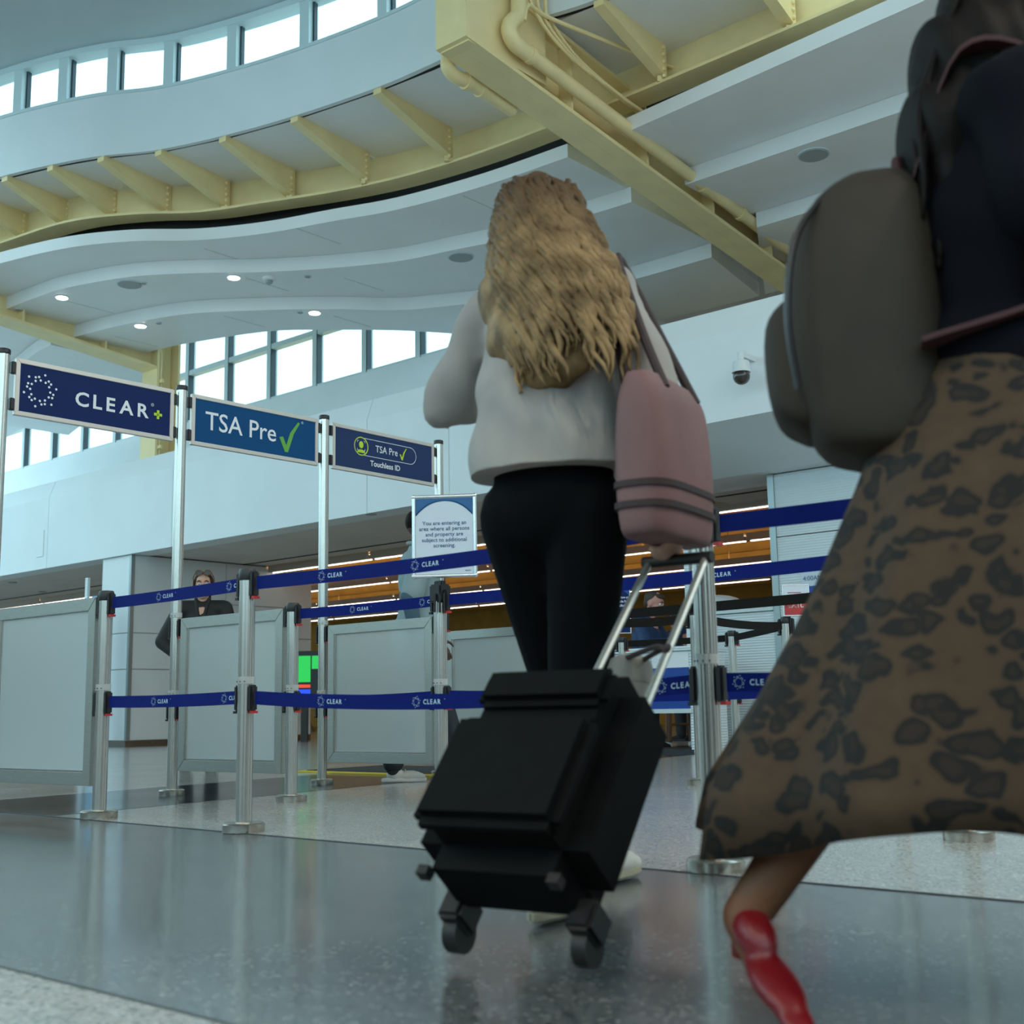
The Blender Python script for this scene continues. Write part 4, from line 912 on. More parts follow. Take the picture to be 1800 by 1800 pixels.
blob('trousers', [('e', F(0, 0, .88), (.15, .165, .13), F.B())] + limb(F(0, .09, .86), F(-.05, .08, .5), anB + V((0, 0, .03)), .10, .078, .068) + limb(F(0, -.09, .86), F(.14, -.08, .5), anF + V((0, 0, .03)), .10, .078, .068), 'pants_dark', man, .012, 4)
for a in (anF, anB):
    blob('sock', [('c', a + V((0, 0, -.02)), a + V((0, 0, .05)), .044, .046)], 'sock_red' if a is anF else 'pants_dark', man, .01, 2)
    shoe(man, a, a + F.f * .2 - V((0, 0, .088)), 'sneaker_white', 'sole_white', name='sneaker')
MB().box(F(.17, -.10, 1.12), (.012, .055, .085), F.B(.1, .1)).build('badge', 'badge', man); MB().tube([F(.12, -.06, 1.43), F(.17, -.09, 1.28), F(.175, -.10, 1.16)], .004, 6).build('lanyard', 'jacket_black', man)

# ---------------------------------------------------------------- woman in black behind the second panel
p = dep(357, 1060, 10.6); F = Fig(p.x, p.y, R(-83))
wm = thing('person', 'woman in black jacket with hand on hip and sunglasses on her head', 'person', F.o)
H = F(.0, 0, 1.535); Bh = F.B(.05); shL, shR = F(0, .18, 1.34), F(0, -.18, 1.34); elR, wrR = F(.02, -.33, 1.06), F(.10, -.19, .94); elL, wrL = F(.04, .26, 1.08), F(.16, .08, 1.10)
body = head_prims(H, Bh, .97) + [('c', F(0, 0, 1.36), H - V((0, 0, .05)), .048, .046), ('c', F(0, 0, .92), F(0, 0, 1.28), .11, .11), ('c', shL, shR, .055, .055)]
body += limb(shL, elL, wrL, .045, .038, .027) + limb(shR, elR, wrR, .045, .038, .027) + limb(F(0, .09, .86), F(.03, .10, .48), F(-.01, .10, .09), .08, .05, .036) + limb(F(0, -.09, .86), F(.03, -.10, .48), F(0, -.11, .09), .08, .05, .036)
body += hand_prims(wrR, F.B() @ V((.2, 1, -.4)), F.B() @ V((1, 0, .2)), V((0, 0, 1)), .5, .95) + hand_prims(wrL, F.B() @ V((.3, -1, 0)), F.B() @ V((1, .2, 0)), V((0, 0, 1)), .4, .95)
blob('body', body, 'skin_fair', wm, .008, 2); face_parts(H, Bh, wm, .97)
hh = lambda x, y, z: H + Bh @ V((x, y, z))
blob('hair', [('e', hh(-.028, 0, .046), (.094, .084, .084), Bh), ('e', hh(-.05, 0, -.02), (.072, .080, .09), Bh), ('c', hh(-.08, .02, -.02), hh(-.10, .03, -.10), .045, .03), ('c', hh(.035, .072, .045), hh(.0, .084, -.05), .014, .010), ('c', hh(.035, -.072, .045), hh(.0, -.084, -.05), .014, .010), ('c', hh(-.0, .086, -.04), hh(.005, .09, -.13), .006, .003), ('c', hh(-.0, -.086, -.04), hh(.005, -.09, -.12), .006, .003)], 'hair_brown', wm, .008, 2)
sg = thing('sunglasses', 'tortoiseshell sunglasses pushed up on the hair of the woman in black', 'sunglasses', hh(.07, 0, .105))
for s in (-1, 1):
    P = [hh(.072 + .004 * math.cos(a), s * .037 + .030 * math.cos(a), .112 + .022 * math.sin(a)) for a in [2 * math.pi * j / 16 for j in range(17)]]
    MB().tube(P, .0055, 6).build('lens_rim', 'tortoise', sg, smooth=True); MB().add([q + Bh @ V((.0, 0, 0)) for q in P[:-1]], [tuple(range(16))]).build('lens', 'lens_dark', sg)
    MB().tube([hh(.07, s * .066, .118), hh(.0, s * .088, .075), hh(-.06, s * .086, .03)], .004, 6).build('temple', 'tortoise', sg)
MB().tube([hh(.076, -.009, .116), hh(.078, 0, .120), hh(.076, .009, .116)], .004, 6).build('bridge', 'tortoise', sg)
jk = [('e', F(0, 0, 1.18), (.125, .175, .21), F.B()), ('c', shL, shR, .078, .078), ('e', F(0, 0, .95), (.135, .17, .16), F.B()), ('c', F(-.02, 0, 1.34), F(-.03, 0, 1.42), .085, .062)] + limb(shL, elL, wrL.lerp(elL, .12), .075, .066, .05) + limb(shR, elR, wrR.lerp(elR, .12), .075, .066, .05)
blob('jacket', jk, 'jacket_black', wm, .012, 4)
blob('lapel', [('c', F(.04, .055, 1.42), F(.125, .02, 1.24), .018, .016), ('c', F(.04, -.055, 1.42), F(.125, -.02, 1.24), .018, .016)], 'jacket_black', wm, .008, 2)
blob('trousers', [('e', F(0, 0, .88), (.12, .165, .12), F.B())] + limb(F(0, .09, .86), F(.03, .10, .48), F(-.01, .10, .10), .098, .07, .06) + limb(F(0, -.09, .86), F(.03, -.10, .48), F(0, -.11, .10), .098, .07, .06), 'pants_black', wm, .014, 4)
for q in (F(-.01, .10, .09), F(0, -.11, .09)): shoe(wm, q, q + F.f * .2 - V((0, 0, .088)), 'jacket_black', 'black_plastic')

# ---------------------------------------------------------------- officer leaning over the counter
CT = dep(1213, 1135, 11.6); CO = (CT - A0).dot(G_); p = onp(1136, 1100, S(0, CO + .92), G_); F = Fig(p.x, p.y, R(-30))
of = thing('person', 'short-haired man in blue jacket looking down behind the counter', 'person', F.o)
H = F(.10, 0, 1.515); Bh = F.B(0, .35); shL, shR = F(.0, .20, 1.30), F(.02, -.20, 1.30); elL, wrL = F(.10, .28, 1.06), F(.34, .20, 1.085); elR, wrR = F(.12, -.27, 1.06), F(.36, -.16, 1.085)
body = head_prims(H, Bh, 1.04) + [('c', F(.02, 0, 1.34), H - V((0, 0, .05)) - F.f * .02, .062, .060), ('c', F(0, 0, .92), F(0, 0, 1.25), .13, .13), ('c', shL, shR, .06, .06)] + limb(shL, elL, wrL, .05, .042, .032) + limb(shR, elR, wrR, .05, .042, .032)
body += limb(F(0, .10, .88), F(.0, .10, .5), F(-.02, .10, .09), .085, .055, .04) + limb(F(0, -.10, .88), F(0, -.10, .5), F(0, -.10, .09), .085, .055, .04)
body += hand_prims(wrL, F.B() @ V((1, -.3, -.1)), V((0, 0, 1)), F.B() @ V((-.2, -1, 0)), .3) + hand_prims(wrR, F.B() @ V((1, .3, -.1)), V((0, 0, 1)), F.B() @ V((-.2, 1, 0)), .3)
blob('body', body, 'skin_pink', of, .009, 2); face_parts(H, Bh, of, 1.04, 'hair_short')
hh = lambda x, y, z: H + Bh @ V((x, y, z)) * 1.04
blob('short_hair', [('e', hh(-.030, 0, .042), (.097, .082, .088), Bh), ('e', hh(.045, 0, .085), (.045, .065, .03), Bh), ('e', hh(-.062, 0, -.01), (.05, .068, .06), Bh)], 'hair_short', of, .009, 2)
blob('jacket', [('e', F(0, 0, 1.12), (.155, .21, .23), F.B()), ('c', shL, shR, .09, .09), ('e', F(0, 0, .92), (.155, .19, .14), F.B()), ('c', F(.0, 0, 1.33), F(.01, 0, 1.40), .09, .07)] + limb(shL, elL, wrL.lerp(elL, .1), .085, .075, .052) + limb(shR, elR, wrR.lerp(elR, .1), .085, .075, .052), 'jacket_blue', of, .012, 4)
blob('trousers', [('e', F(0, 0, .88), (.14, .175, .12), F.B())] + limb(F(0, .10, .86), F(.0, .10, .5), F(-.02, .10, .10), .10, .08, .066) + limb(F(0, -.10, .86), F(0, -.10, .5), F(0, -.10, .10), .10, .08, .066), 'pants_dark', of, .014, 4)
for q in (F(-.02, .10, .09), F(0, -.10, .09)): shoe(of, q, q + F.f * .2 - V((0, 0, .088)), 'jacket_black', 'black_plastic')

o2 = copy_tree(of); p = onp(1199, 1100, S(0, CO + 3.4), G_); o2.location = (p.x, p.y, 0); o2.rotation_euler = (0, 0, R(155)); o2['label'] = 'second person in navy jacket facing away behind the counter beside the slim post'
# ---------------------------------------------------------------- blond walker with tote and suitcase
FA = math.atan2(.87, .5)
F = Fig(.10, 2.88, FA, sz=1.045)
bw = thing('person', 'blond long-haired woman in pale loose top and black trousers walking with luggage', 'person', F.o)
H = F(.03, .02, 1.555); Bh = F.B(-.25, .08); shL, shR = F(0, .165, 1.36), F(.0, -.165, 1.35); elL, wrL = F(.06, .34, 1.17), F(.27, .22, 1.26); elR, wrR = F(-.02, -.28, 1.09), F(.02, -.30, .84)
hipL, hipR, knL, knR = F(0, .09, .86), F(0, -.09, .86), F(.20, .09, .48), F(.02, -.045, .46)
anL, anR = F(.34, .07, .095), F(-.20, -.07, .115)
body = head_prims(H, Bh, .97) + [('c', F(0, 0, 1.38), H - V((0, 0, .05)), .048, .046), ('c', F(0, 0, .92), F(0, 0, 1.28), .11, .11), ('c', shL, shR, .055, .055)]
body += limb(shL, elL, wrL, .045, .038, .027) + limb(shR, elR, wrR, .045, .038, .027) + limb(hipL, knL, anL, .085, .052, .036) + limb(hipR, knR, anR, .085, .052, .036)
body += hand_prims(wrL, F.B() @ V((.6, -.3, .7)), F.B() @ V((.6, .2, -.5)), F.B() @ V((0, -1, .2)), .6, .95) + hand_prims(wrR, F.B() @ V((-.2, .0, -1)), F.B() @ V((0, -1, 0)), F.B() @ V((1, 0, -.2)), .95, .95)
blob('body', body, 'skin_fair', bw, .0075, 2); face_parts(H, Bh, bw, .97)
def fold(co): return .006 * math.sin(co.z * 34 + co.x * 25) + .004 * math.sin(co.x * 60 + co.z * 12)
tp = [('e', F(-.01, 0, 1.15), (.135, .190, .30), F.B()), ('e', F(-.02, 0, .93), (.150, .205, .42), F.B()), ('c', shL, shR, .074, .074), ('c', F(-.01, 0, 1.36), F(.0, 0, 1.41), .080, .056)]
tp += limb(shL, elL, wrL.lerp(elL, .25), .070, .068, .056) + limb(shR, elR, wrR.lerp(elR, .35), .070, .066, .055)
blob('loose_top', tp, 'shirt_cream', bw, .011, 5, fold, cut=V((0, 0, dep(960, 832, 2.85).z)))
blob('trousers', [('e', F(0, 0, .88), (.125, .165, .14), F.B()), ('e', F(0, 0, .97), (.118, .155, .14), F.B())] + limb(hipL, knL, anL + V((0, 0, .04)), .105, .080, .08) + limb(hipR, knR, anR + V((0, 0, .04)), .100, .074, .08), 'pants_black', bw, .011, 4)
shoe(bw, anL, anL + F.f * .2 - V((0, 0, .093)), 'sneaker_white', 'sneaker_sole', name='sneaker')
shoe(bw, anR, anR + F.f * .2 - V((0, 0, .113)), 'sneaker_white', 'sneaker_sole', name='sneaker')
hh = lambda x, y, z: H + Bh @ V((x, y, z))
hv = [('e', hh(-.025, 0, .04), (.105, .092, .092), Bh), ('e', hh(-.06, -.01, -.08), (.085, .125, .13), Bh), ('e', hh(-.085, -.04, -.20), (.085, .165, .13), Bh), ('e', hh(-.095, -.08, -.31), (.08, .165, .11), Bh), ('e', hh(-.095, -.12, -.40), (.06, .12, .075), Bh)]
hr = blob('hair', hv, 'hair_blond', bw, .011, 3, lambda co: .003 * math.sin(co.x * 90 + co.z * 40))
b = MB()
for k in range(320):
    th = random.uniform(-1.5, 1.5); ph = random.uniform(0, 6.3); L = random.uniform(.30, .50); am = random.uniform(.008, .018); st = random.uniform(.0, .10)
    P = []
    for i in range(16):
        t = i / 15; d_ = st + L * t; w_ = .094 + .085 * min(1, d_ / .30); dp = .098 + .065 * math.sin(min(1, d_ / .36) * 2.2)
        P.append(hh(-.02 - dp * math.cos(th) + am * .5 * math.cos(ph + t * 19), -.15 * d_ / .5 + w_ * math.sin(th) + am * math.sin(ph + t * 19), .085 - d_ - .0 * t))
    b.tube(P, [.0085 if i < 13 else .0085 - .002 * (i - 12) for i in range(16)], 5)
o = b.build('curls', 'hair_blond', hr, smooth='all'); o['kind'] = 'stuff'
# phone in the raised hand
ph = thing('phone', 'dark phone held up by the blond walker', 'phone', wrL + F.f * .07)
MB().box(wrL + F.B() @ V((.075, -.03, .10)), (.010, .074, .15), F.B(0, -.5)).build('case', 'black_plastic', ph, bevel=.006)
# tote on the shoulder
tq = F(-.03, -.30, .0); tb = thing('tote_bag', 'dusty pink tote bag with dark straps on the blond walker\'s shoulder', 'bag', (tq.x, tq.y, .82))
dd, ss = F.f, F.l
rings = []
for z, hx, hy in ((.80, .13, .045), (.82, .165, .062), (.95, .17, .070), (1.10, .165, .060), (1.16, .155, .035)):
    rings.append([V((tq.x, tq.y, z)) + dd * hx * (math.copysign(abs(math.cos(a)) ** .5, math.cos(a))) + ss * hy * (math.copysign(abs(math.sin(a)) ** .6, math.sin(a))) for a in [2 * math.pi * j / 28 for j in range(28)]])
MB().sloft(rings).build('bag_body', 'tote_pink', tb, smooth='all')
for z in (.86, .905): 
    MB().loft([[V((tq.x, tq.y, zz_)) + dd * .176 * (math.copysign(abs(math.cos(a)) ** .5, math.cos(a))) + ss * .073 * (math.copysign(abs(math.sin(a)) ** .6, math.sin(a))) for a in [2 * math.pi * j / 28 for j in range(28)]] for zz_ in (z, z + .014)]).build('stripe_band', 'tote_dark', tb, smooth=True)
for s in (-1, 1):
    P = [V((tq.x, tq.y, 1.13)) + dd * (-.09) + ss * .045 * s, V((tq.x, tq.y, 1.28)) + dd * (-.06) + ss * (.05 + .03 * s), shR + V((0, 0, .088)) + ss * (-.01 + .012 * s), V((tq.x, tq.y, 1.28)) + dd * .07 + ss * (.05 + .03 * s), V((tq.x, tq.y, 1.13)) + dd * .09 + ss * .045 * s]
    MB().tube(smoothcurve(P, 6), .011, 8).build('strap', 'tote_dark', tb, smooth=True)
# suitcase dragged behind
hd = wrR + V((0, 0, -.11)); wh = V((.015, 2.20, .035))
ax = (hd - wh).normalized(); sw = V((ax.y, -ax.x, 0)).normalized(); dn = ax.cross(sw).normalized(); dn = dn if dn.z < 0 else -dn
sc_ = thing('suitcase', 'black soft-sided suitcase tilted on its wheels behind the blond walker', 'suitcase', (wh.x, wh.y, .0))
SM = Matrix((sw, -dn, ax)).transposed()
def sq(x, y, z): return wh + SM @ V((x, y, z))
SL, SWd, SD = .43, .34, .21
MB().box(sq(0, SD / 2 + .02, SL / 2 + .03), (SWd, SD, SL), SM).build('shell', 'suitcase_black', sc_, smooth=True, bevel=.05)
MB().box(sq(0, SD + .035, SL * .36 + .03), (SWd * .86, .05, SL * .55), SM).build('front_pocket', 'suitcase_black', sc_, smooth=True, bevel=.018)
MB().box(sq(0, SD + .025, SL * .82 + .03), (SWd * .8, .04, SL * .2), SM).build('upper_pocket', 'suitcase_black', sc_, smooth=True, bevel=.015)
MB().tube([sq(-.07, SD / 2 + .02, SL + .03), sq(-.06, SD / 2 + .02, SL + .06), sq(.06, SD / 2 + .02, SL + .06), sq(.07, SD / 2 + .02, SL + .03)], .012, 8).build('grab_handle', 'wheel_black', sc_, smooth=True)
for x in (-.13, .13):
    w0 = MB(); c_ = sq(x, .03, .0); w0.tube([c_ - sw * .014, c_ + sw * .014], .034, 18); w0.build('wheel', 'wheel_black', sc_, smooth=True)
    MB().box(sq(x, .05, .03), (.05, .07, .06), SM).build('wheel_housing', 'wheel_black', sc_, bevel=.008)
    MB().bar(sq(x, SD - .03, .03), sq(x, SD - .03, .012), .022, .022).build('foot_stud', 'wheel_black', sc_)
for x in (-.075, .075): MB().tube([sq(x, .035, SL), (hd + sw * x * .93)], .009, 8).build('handle_tube', 'alu_satin', sc_, smooth=True)
MB().tube([hd - sw * .085, hd + sw * .085], .014, 10).build('handle_grip', 'wheel_black', sc_, smooth=True)
# pale rolled bag riding on the suitcase
pb = dep(1100, 1312, 2.76); rb = thing('rolled_bag', 'pale grey cylindrical bag hanging from the suitcase handle', 'bag', pb)
up = V((.1, .1, 1)).normalized()
MB().tube([pb + up * .0, pb + up * .015, pb + up * .17, pb + up * .19, pb + up * .2], [.046, .052, .052, .046, .03], 20).build('roll', 'pale_bag', rb, smooth=True)
ht = sq(.075, .035, SL).lerp(hd + sw * .07, .42); MB().tube(smoothcurve([pb + up * .19 - sw * .03, pb.lerp(ht, .8) + V((0, 0, .06)), ht + V((0, 0, .012)), pb.lerp(ht, .85) + sw * .02 + V((0, 0, .05)), pb + up * .19 + sw * .03], 5), .006, 6).build('hanging_loop', 'tote_dark', rb, smooth=True)
for k in (.04, .14): MB().tube([pb + up * k, pb + up * (k + .01)], .0535, 20).build('band', 'pale_bag', rb, smooth=True)

# ---------------------------------------------------------------- dark-haired walker in leopard skirt
F = Fig(.815, 1.92, R(-16))
dw = thing('person', 'dark-haired woman in navy top and long leopard skirt striding past with a backpack', 'person', F.o)
H = F(.06, 0, 1.535); Bh = F.B(.0, .05); shL, shR = F(.0, .17, 1.35), F(.02, -.17, 1.35); elR, wrR = F(.05, -.25, 1.10), F(.24, -.16, 1.12); elL, wrL = F(.02, .25, 1.09), F(.24, .18, 1.08)
hipL, hipR = F(0, .09, .86), F(0, -.09, .86); knR, anR = F(-.24, -.09, .43), F(-.46, -.11, .125); knL, anL = F(.22, .09, .46), F(.28, .09, .09)
body = head_prims(H, Bh, .97) + [('c', F(.0, 0, 1.36), H - V((0, 0, .05)), .050, .048), ('c', F(0, 0, .90), F(0, 0, 1.28), .12, .12), ('c', shL, shR, .06, .06)]
body += limb(shL, elL, wrL, .050, .043, .030) + limb(shR, elR, wrR, .050, .043, .030) + limb(hipL, knL, anL, .09, .055, .038) + limb(hipR, knR, anR, .09, .055, .036)
body += hand_prims(wrR, F.B() @ V((1, .4, .1)), F.B() @ V((.2, -1, 0)), V((0, 0, 1)), .6) + hand_prims(wrL, F.B() @ V((1, -.4, .1)), F.B() @ V((.2, 1, 0)), V((0, 0, 1)), .6)
body += [('c', anR, anR + (F.f * .42 - F.l * .8 - V((0, 0, .40))).normalized() * .07 - V((0, 0, .035)), .036, .024), ('c', anL, anL + F.f * .05 - V((0, 0, .04)), .036, .032)]
blob('body', body, 'skin_brown', dw, .0075, 2); face_parts(H, Bh, dw, .97, 'hair_black')
blob('top', [('e', F(0, 0, 1.16), (.15, .19, .26), F.B()), ('e', F(.0, 0, .95), (.17, .19, .17), F.B()), ('c', shL, shR, .085, .085), ('c', F(0, 0, 1.36), F(.01, 0, 1.41), .09, .062)] + [('c', shL, shL.lerp(elL, .75), .082, .075), ('c', shR, shR.lerp(elR, .75), .082, .075)], 'top_navy', dw, .011, 4, fold)
hh = lambda x, y, z: H + Bh @ V((x, y, z))
hr = blob('hair', [('e', hh(-.03, 0, .04), (.115, .10, .10), Bh), ('e', hh(-.08, 0, -.06), (.115, .13, .13), Bh), ('e', hh(-.11, 0, -.18), (.10, .15, .14), Bh), ('e', hh(-.12, 0, -.27), (.075, .13, .10), Bh)], 'hair_black', dw, .011, 3, lambda co: .005 * math.sin(co.x * 110 + co.z * 20))
b = MB()
for k in range(70):
    y0 = random.uniform(-.095, .095); ph_ = random.uniform(0, 6.3); L = random.uniform(.35, .5); am = random.uniform(.004, .012); bk = random.uniform(-.16, -.11)
    b.tube([hh(bk * (.7 + .4 * math.sin(min(1, t * 1.4) * 1.6)) + am * math.cos(ph_ + t * 9), y0 * (1 + .35 * t) + am * math.sin(ph_ + t * 9), .05 - L * t) for t in [i / 11 for i in range(12)]], .006, 5)
o = b.build('strands', 'hair_black', hr, smooth='all'); o['kind'] = 'stuff'
# flared skirt with folds
rings = []; NR = 72
prof = [(.98, .155, .175, 0), (.90, .20, .20, -.015), (.78, .235, .225, -.03), (.62, .29, .25, -.05), (.46, .355, .275, -.07), (.32, .43, .295, -.08), (.24, .445, .30, -.08)]
def skr(z, rx, ry, ox, s=1.0):
    R_ = []
    for j in range(NR):
        a = 2 * math.pi * j / NR; fo = 1 + (1.0 - z) * .13 * math.sin(a * 9 + z * 2.2) + (1 - z) * .06 * math.sin(a * 5 + 1)
        R_.append(F(ox + rx * s * fo * math.cos(a), ry * s * fo * math.sin(a), z + (.03 * math.sin(a * 3 + .5) if z < .3 else 0)))
    return R_
for z, rx, ry, ox in prof: rings.append(skr(z, rx, ry, ox))
inner = [skr(z, rx - .008, ry - .008, ox) for z, rx, ry, ox in reversed(prof)]
MB().loft(rings + inner, cap=False).build('skirt', 'leopard', dw, smooth='all')
# red court shoes
def pump(ank, toe_dir, lift):
    d = toe_dir.normalized(); s = V((-d.y, d.x, 0)).normalized(); g = V((ank.x, ank.y, lift)); u = s.cross(d).normalized(); u = u if u.z > 0 else -u; Bm = Matrix((d, s, u)).transposed()
    o = blob('court_shoe', [('e', g + d * .02 + u * .035, (.06, .032, .034), Bm), ('e', g + d * .11 + u * .012, (.085, .036, .022), Bm), ('e', g + d * .18 + u * .006, (.045, .026, .014), Bm)], 'red_shoe', dw, .007, 2)
    MB().tube([g + d * -.01 + u * .015, g + d * -.005 - u * .022], [.022, .018], 10).build('heel', 'red_shoe', o)
pump(anR, (F.f * .42 - F.l * .8 - V((0, 0, .40))), .085)
pump(anL, (F.f * .95 - V((0, 0, .25))), .06)
# backpack
bp = F(-.27, -.01, 1.06); DB = -.065; bk = thing('backpack', 'tan backpack with maroon shoulder straps worn by the woman in leopard skirt', 'backpack', bp)
def rb_(cx, hx, hy, z): return [F(cx + .035 + 1.22 * hx * math.copysign(abs(math.cos(a)) ** .55, math.cos(a)), hy * math.copysign(abs(math.sin(a)) ** .55, math.sin(a)), z + DB) for a in [2 * math.pi * j / 30 for j in range(30)]]
MB().sloft([rb_(-.24, .02, .05, .885), rb_(-.24, .05, .11, .90), rb_(-.25, .085, .14, .93), rb_(-.265, .105, .15, 1.05), rb_(-.265, .10, .15, 1.20), rb_(-.25, .08, .135, 1.31), rb_(-.235, .045, .09, 1.365), rb_(-.235, .02, .04, 1.378)]).build('pack_body', 'backpack_tan', bk, smooth='all')
MB().sloft([rb_(-.345, .01, .04, .94), rb_(-.345, .03, .09, .95), rb_(-.365, .045, .11, .99), rb_(-.37, .045, .11, 1.12), rb_(-.355, .025, .09, 1.17), rb_(-.355, .01, .04, 1.178)]).build('front_pocket', 'backpack_tan', bk, smooth='all')
MB().tube([F(-.16, -.03, 1.30), F(-.16, -.02, 1.34), F(-.16, .02, 1.34), F(-.16, .03, 1.30)], .009, 8).build('grab_loop', 'maroon', bk, smooth=True)
MB().tube(smoothcurve([F(-.335, -.150, .93), F(-.345, -.165, 1.05), F(-.325, -.150, 1.18), F(-.27, -.085, 1.268), F(-.27, .085, 1.268), F(-.325, .150, 1.18), F(-.345, .165, 1.05), F(-.335, .150, .93)], 5), .006, 6).build('zip_line', 'black_plastic', bk, smooth=True)
for s in (-1, 1):
    P = [F(-.14, s * .07, 1.275), F(-.06, s * .12, 1.455), F(.06, s * .13, 1.42), F(.17, s * .14, 1.25), F(.10, s * .19, 1.05), F(-.15, s * .16, .98)]
    C_ = smoothcurve(P, 6); MB().loft([[p + V((0, 0, .004)) - F.l * .03, p + V((0, 0, .004)) + F.l * .03, p - V((0, 0, .004)) + F.l * .03, p - V((0, 0, .004)) - F.l * .03] for p in C_]).build('shoulder_strap', 'maroon', bk)

# ================================================================ FAR CHECKPOINT FURNITURE
# far stanchions with plain black belts
FS = {'fa': (dep(1094, 1150, 10.0), 'far stanchion carrying the small navy identification sign'), 'fb': (dep(1288, 1150, 9.4), 'far stanchion in front of the ribbed booth wall'), 'fc': (dep(1383, 1120, 8.0), 'far stanchion just under the red Exit sign'), 'fd': (dep(1222, 1100, 7.1), 'stanchion with black belts hidden behind the large stanchion'), 'fe': (dep(1000, 1100, 7.0), 'stanchion with black belt behind the blond walker'), 'ff': (dep(1560, 1050, 5.6), 'stanchion with black belt behind the leopard skirt')}
fp = None
for k, (p, lb) in FS.items():
    o = copy_tree(proto); o.location = (p.x, p.y, .0016); o['label'] = lb; o['group'] = 'silver stanchions with black belts'
FZ = .9456
def fb2(i, j, lb, za=FZ, zb=FZ, sag=.004): belt(FS[i][0].xy, FS[j][0].xy, FZ, sag, lb, (), 'belt_black', .025, za, zb, group='plain black queue belts')
fb2('fe', 'ff', 'black belt rising across the Exit sign'); fb2('fe', 'fd', 'black belt between the blond walker and the large stanchion', sag=.03); fb2('fd', 'fc', 'black belt slanting down to the stanchion under the Exit sign', sag=.02)
fb2('fa', 'fb', 'black belt crossing the top of the check-in counter'); fb2('fb', 'fc', 'black belt in front of the ribbed booth wall')
# small navy ID sign on stanchion
pa = FS['fa'][0]
def d_id(t, f, W, H, r):
    for i, s in enumerate(('Don\'t Have an', 'Acceptable Form', 'of Identification?')): lettering(t, s, .019, lambda x, y, i=i: f(x, y + H * .78 - i * .033), 'print_white', 'c', bold=.015, stretch=.8)
    b = MB(); b.add([f(-W * .38, H * .6), f(-W * .16, H * .6), f(-W * .16, H * .645), f(-W * .38, H * .645)], [(0, 1, 2, 3)]); b.build('icon', 'poster_white', t)
    for i, (l, yy) in enumerate(((.6, .25), (.4, .2), (.62, .14))): MB().add([f(-W * .36, H * yy), f(-W * .36 + W * l, H * yy), f(-W * .36 + W * l, H * yy + .006), f(-W * .36, H * yy + .006)], [(0, 1, 2, 3)]).build('text_line', 'pale_blue_print', t)
    b = MB(); n = 12
    for s in (-1, 1): b.add([f(s * W * .44, H - r), f(s * W * .1, H - r), f(s * W * .44, H * .86)], [(0, 1, 2)])
    b.build('corner_swoosh', 'bright_blue', t)
idn, _ = notice((pa.x - .005, pa.y - .05), 1.03, .15, dep(1094, 1036, 10.0).z - 1.03, 'navy', 'small navy sign about acceptable identification on a far stanchion', d_id, (-.1, -1, 0))
# exit sign
pe = FS['fc'][0]
def d_exit(t, f, W, H, r):
    MB().add([f(-W / 2 + r, r), f(W / 2 - r, r), f(W / 2 - r, H * .62), f(-W / 2 + r, H * .62)], [(0, 1, 2, 3)]).build('red_field', 'sign_red', t)
    lettering(t, 'Exit', .056, lambda x, y: f(x - W * .42, y + H * .26), 'print_white', 'l', bold=.005, stretch=.95)
    MB().add([f(-W * .32, H * .74), f(W * .2, H * .74), f(W * .2, H * .765), f(-W * .32, H * .765)], [(0, 1, 2, 3)]).build('text_line', 'sign_red', t)
notice((pe.x + .062, pe.y - .05), 1.005, .165, dep(1390, 1030, 8.0).z - 1.005, 'poster_white', 'white framed sign with a red field reading Exit', d_exit, (-.05, -1, 0))
# opening-hours board on the booth wall
hp = onp(1425, 1022, S(0, BO - .02), G_)
hb = thing('hours_board', 'pale board with opening hours on the ribbed booth wall', 'sign', hp)
def hq(x, y, e=0): return hp + W_ * x - G_ * e + V((0, 0, y))
MB().extrude([hq(-.1, -.12), hq(.25, -.12), hq(.25, .10), hq(-.1, .10)], G_ * .012).build('board', 'poster_white', hb)
MB().add([hq(-.1, -.12, .002), hq(.25, -.12, .002), hq(.25, -.045, .002), hq(-.1, -.045, .002)], [(0, 1, 2, 3)]).build('lower_band', 'bright_blue', hb)
lettering(hb, '4:00AM', .045, lambda x, y: hq(-.08 + x, y + .01, .003), 'poster_text', bold=.0)
# check-in counter with banner
CT = dep(1213, 1135, 11.6); CO = (CT - A0).dot(G_); cs1 = (CT - A0).dot(W_); cs0 = cs1 - 1.25
ct = thing('check_in_counter', 'white framed check-in counter with blue banner front', 'counter', S(cs0 + .6, CO, 0))
zc = CT.z
def cq(s, z, e=0): return S(s, CO - e, z)
MB().box(S((cs0 + cs1) / 2, CO + .3, zc - .02), (cs1 - cs0 + .04, .66, .04), rot).build('worktop', 'lined_white', ct)
for s in (cs0, cs1 - .02): MB().box(S(s + .01, CO + .3, (zc - .04) / 2), (.03, .6, zc - .04), rot).build('side_panel', 'lined_white', ct)
zb0 = dep(1180, 1250, 11.6).z
MB().box(S((cs0 + cs1) / 2, CO + .01, (zb0 + zc - .04) / 2), (cs1 - cs0 - .04, .02, zc - .04 - zb0), rot).build('front_board', 'lined_white', ct)
MB().box(S((cs0 + cs1) / 2, CO + .0, zb0), (cs1 - cs0, .05, .04), rot).build('bottom_rail', 'mullion', ct)
MB().box(S((cs0 + cs1) / 2, CO + .25, .02), (cs1 - cs0, .5, .04), rot).build('footrest', 'desk_dark', ct)
zw = dep(1180, 1173, 11.6).z
MB().add([cq(cs0 + .02, zb0 + .02, .004), cq(cs1 - .02, zb0 + .02, .004), cq(cs1 - .02, zw, .004), cq(cs0 + .02, zw, .004)], [(0, 1, 2, 3)]).build('blue_banner', 'bright_blue', ct)
